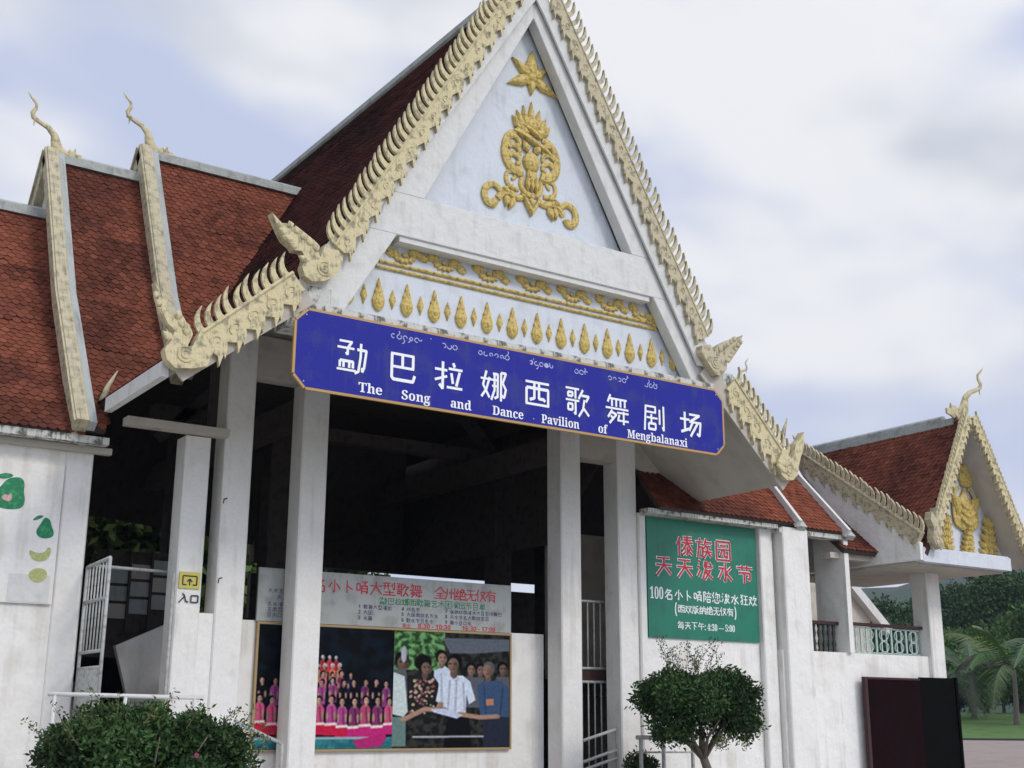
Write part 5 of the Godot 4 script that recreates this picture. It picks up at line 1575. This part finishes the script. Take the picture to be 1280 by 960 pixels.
func make_plants() -> void:
	var r := RandomNumberGenerator.new()
	r.seed = 77
	var lc := leaf_cluster(7, .085, 3)
	# clipped tree
	var at := Vector3(17.05, 0, -18.5)
	var t := thing("clipped_tree", "dome-clipped dark green small tree in front of the green board", "tree", at)
	var m := MB.new(true)
	m.tube(PackedVector3Array([at + Vector3(.30, -.1, 0), at + Vector3(.22, .55, 0), at + Vector3(.05, .95, 0), at + Vector3(0, 1.4, .05)]), PackedFloat32Array([.12, .09, .075, .05]), 8)
	for i in 7:
		var a := i * .9
		m.tube(PackedVector3Array([at + Vector3(.08, .85, 0), at + Vector3(cos(a) * .35, 1.25, sin(a) * .3), at + Vector3(cos(a) * .9, 1.75 + .2 * sin(i * 2.0), sin(a) * .8)]), PackedFloat32Array([.05, .03, .012]), 5)
	part("trunk", m.done(), M.bark, t)
	var xs := []
	var cs := []
	var lobes := []
	for i in 15:
		var a := i * 2.4
		var rad := .30 + .62 * sqrt(i / 15.0)
		lobes.append([Vector3(cos(a) * rad, .18 + .42 * (1 - rad) + r.randf_range(-.10, .10), sin(a) * rad), r.randf_range(.34, .50), r.randf_range(.7, 1.5)])
	lobes.append([Vector3(-.85, -.25, .2), .42, .8])
	lobes.append([Vector3(.85, -.15, .3), .42, 1.1])
	lobes.append([Vector3(.1, .0, 0), .6, .6])
	for i in 6000:
		var lb: Array = lobes[i % lobes.size()]
		var d: Vector3 = Vector3(r.randfn(), r.randfn(), r.randfn()).normalized() * pow(r.randf(), .33) * lb[1]
		d.y *= .85
		xs.append(Transform3D(rbasis(r, r.randf_range(.6, 1.3)), at + Vector3(-.02, 1.70, 0) + lb[0] + d))
		cs.append(green(r, Color(.030, .062, .019) * lb[2], .32))
	var sprig := MB.new()
	for i in 26:   # loose sprigs above the dome and hanging under it
		var a := r.randf() * TAU
		var top := i < 15
		var b := at + (Vector3(-.30 + cos(a) * .40, 2.30, .1 + sin(a) * .35) if top else Vector3(cos(a) * .95, 1.35, sin(a) * .85))
		var dir := Vector3(r.randfn() * .45, 1, r.randfn() * .3) if top else Vector3(r.randfn() * .3, -.8, r.randfn() * .3)
		var ln := r.randf_range(.45, .85) if top else r.randf_range(.2, .42)
		sprig.tube(PackedVector3Array([b, b + dir * ln * .6, b + dir * ln + Vector3(dir.x * .1, 0, 0)]), PackedFloat32Array([.008, .006, .003]), 4)
		for j in 7:
			xs.append(Transform3D(rbasis(r, r.randf_range(.5, .75)), b + dir * ln * (.3 + .7 * j / 6.0) + Vector3(r.randfn(), 0, r.randfn()) * .03))
			cs.append(green(r, Color(.06, .085, .025), .3))
	part("sprigs", sprig.done(), M.bark, t)
	foliage(t, xs, lc, cs)
	# shrub lower left
	at = Vector3(5.75, 0, -17.0)
	t = thing("shrub", "broad loose dark green shrub with pink blossom at the lower left", "shrub", at)
	m = MB.new(true)
	for i in 12:
		var a := i * .55
		m.tube(PackedVector3Array([at + Vector3(cos(a) * .15, -.1, sin(a) * .1), at + Vector3(cos(a) * .6, .7, sin(a) * .4), at + Vector3(cos(a) * 1.25, 1.35, sin(a) * .8)]), PackedFloat32Array([.035, .022, .008]), 5)
	part("stems", m.done(), M.bark, t)
	xs = []
	cs = []
	lobes = []
	for i in 20:
		var x := -1.02 + 2.1 * i / 19.0
		lobes.append([Vector3(x + r.randf_range(-.1, .1), .62 * sqrt(maxf(1 - x * x / 1.7, 0)) + r.randf_range(-.22, .06), r.randf_range(-.6, .75)), r.randf_range(.24, .42), r.randf_range(.6, 1.6)])
		if i % 2:
			lobes.append([Vector3(x * .9, r.randf_range(-.4, .1), r.randf_range(.2, .8)), .45, r.randf_range(.6, 1.3)])
	for i in 6200:
		var lb: Array = lobes[i % lobes.size()]
		var d: Vector3 = Vector3(r.randfn(), r.randfn(), r.randfn()).normalized() * pow(r.randf(), .35) * lb[1]
		xs.append(Transform3D(rbasis(r, r.randf_range(.6, 1.25)), at + Vector3(-.08, .76, 0) + lb[0] + d))
		cs.append(green(r, Color(.026, .055, .016) * lb[2], .32))
	var shoots := MB.new()
	for i in 26:
		var x := r.randf_range(-1.3, 1.4)
		var b := at + Vector3(x, .85 + .62 * sqrt(maxf(1 - x * x / 2.0, .02)), r.randf_range(-.4, .7))
		var dir := Vector3(x * .45 + r.randfn() * .35, .8, r.randfn() * .2)
		var ln := r.randf_range(.3, .65)
		shoots.tube(PackedVector3Array([b, b + dir * ln * .6, b + dir * ln]), PackedFloat32Array([.008, .006, .003]), 4)
		for j in 7:
			xs.append(Transform3D(rbasis(r, r.randf_range(.5, .8)), b + dir * ln * (.2 + .8 * j / 6.0) + Vector3(r.randfn(), 0, r.randfn()) * .03))
			cs.append(green(r, Color(.06, .10, .024), .28))
	part("shoots", shoots.done(), M.bark, t)
	foliage(t, xs, lc, cs)
	var bl := MB.new()
	for q in [[.35, 1.12, .93]]:
		for k in 6:
			var a := TAU * k / 6
			bl.dome(leafpoly(.04, .03), Transform3D(Basis(Vector3.BACK, a), at + Vector3(q[0], q[1], q[2])), .02)
	part("blossom", bl.done(), flat(lin(.25, .03, .08), .6), t)
	# small planter shrub behind the railing
	at = Vector3(17.25, 0, -20.55)
	t = thing("low_bush", "small dark bush behind the low white railing", "shrub", at)
	xs = []
	cs = []
	for i in 500:
		var d := Vector3(r.randfn(), r.randfn(), r.randfn()).normalized() * pow(r.randf(), .4)
		xs.append(Transform3D(rbasis(r, .9), at + Vector3(0, .5, 0) + d * Vector3(.4, .45, .3)))
		cs.append(green(r, Color(.035, .06, .02), .3))
	foliage(t, xs, lc, cs)
	# trees beyond the forecourt, to the right
	var kinds := [["tall dark evergreen tree beyond the lawn", Color(.042, .085, .024)], ["mid green bushy tree beyond the lawn", Color(.075, .15, .028)], ["bright green low tree beyond the lawn", Color(.11, .22, .032)]]
	var spots := [[51.6, 172, 18, 15, 0], [53.2, 178, 21, 16, 0], [54.6, 172, 19, 15, 0], [56.0, 165, 22, 17, 0], [57.3, 168, 25, 18, 0], [58.6, 175, 24, 18, 0], [60.4, 170, 25, 18, 0], [52.6, 158, 9, 9, 1], [54.0, 160, 11, 11, 1], [55.3, 152, 10, 10, 2], [57.0, 152, 15, 12, 1], [58.2, 150, 14, 12, 2], [50.5, 165, 15, 12, 0], [49.4, 172, 16, 13, 0], [48.0, 168, 15, 13, 1], [61.5, 160, 20, 16, 1]]
	var words := ["behind the corner pillar", "left of the palms", "behind the palms", "above the palms", "near the right picture edge", "at the right picture edge", "past the right picture edge", "low beside the pillar", "low between pillar and palm", "directly behind the palm trunk", "right above the palm", "at the right edge of the lawn", "seen through the terrace", "seen through the terrace left", "seen through the terrace far left", "far right beyond the frame"]
	for i in spots.size():
		var q: Array = spots[i]
		var az := deg_to_rad(q[0])
		crown_tree("tree", kinds[q[4]][0] + ", " + words[i], Vector3(sin(az) * q[1], 2.2, -cos(az) * q[1]), q[2] * .76, q[3] * .9, kinds[q[4]][1], 900 + i, "trees beyond the lawn", .5, 3.6)
	var pz := func(deg: float, d: float) -> Vector3: return Vector3(sin(deg_to_rad(deg)) * d, 0, -cos(deg_to_rad(deg)) * d)
	palm("short-trunked palm with arching yellow-green fronds on the lawn at far right", pz.call(55.75, 134) + Vector3(0, 1.2, 0), 5.2, 8.6, 70, Color(.062, .105, .022))
	palm("darker upright palm left of the yellow-green palm on the lawn", pz.call(54.1, 140) + Vector3(0, 2.2, 0), 4.0, 8.4, 75, Color(.045, .075, .025), 11)
	palm("half-hidden dark palm at the left end of the lawn beside the pillar", pz.call(52.9, 140) + Vector3(0, 2.2, 0), 2.6, 6.5, 79, Color(.04, .075, .025), 9)
	# trees behind the hall, seen through its open back
	for i in 9:
		var q: Array = [[12, 44, 12], [15, 46, 13], [18, 44, 12], [21, 47, 11], [24, 50, 10], [9, 46, 13], [28, 58, 5], [34, 60, 4.5], [31, 56, 4.2]][i]
		crown_tree("backyard_tree", ["dense green tree behind the hall, seen between gate and pier", "broad green tree behind the hall beyond the stair", "dense green tree behind the hall left of the second column", "green tree behind the hall beyond the first inner post", "thin green tree behind the hall above the programme panel", "dense tree behind the left wing", "low bush-like tree below the bright strip behind the hall", "low tree at the right end of the bright strip behind the hall", "low tree in the middle of the bright strip behind the hall"][i], pz.call(q[0], q[1]), q[2], q[2] * .85, Color(.05, .085, .022), 950 + i, "trees behind the hall", .45, 1.2)
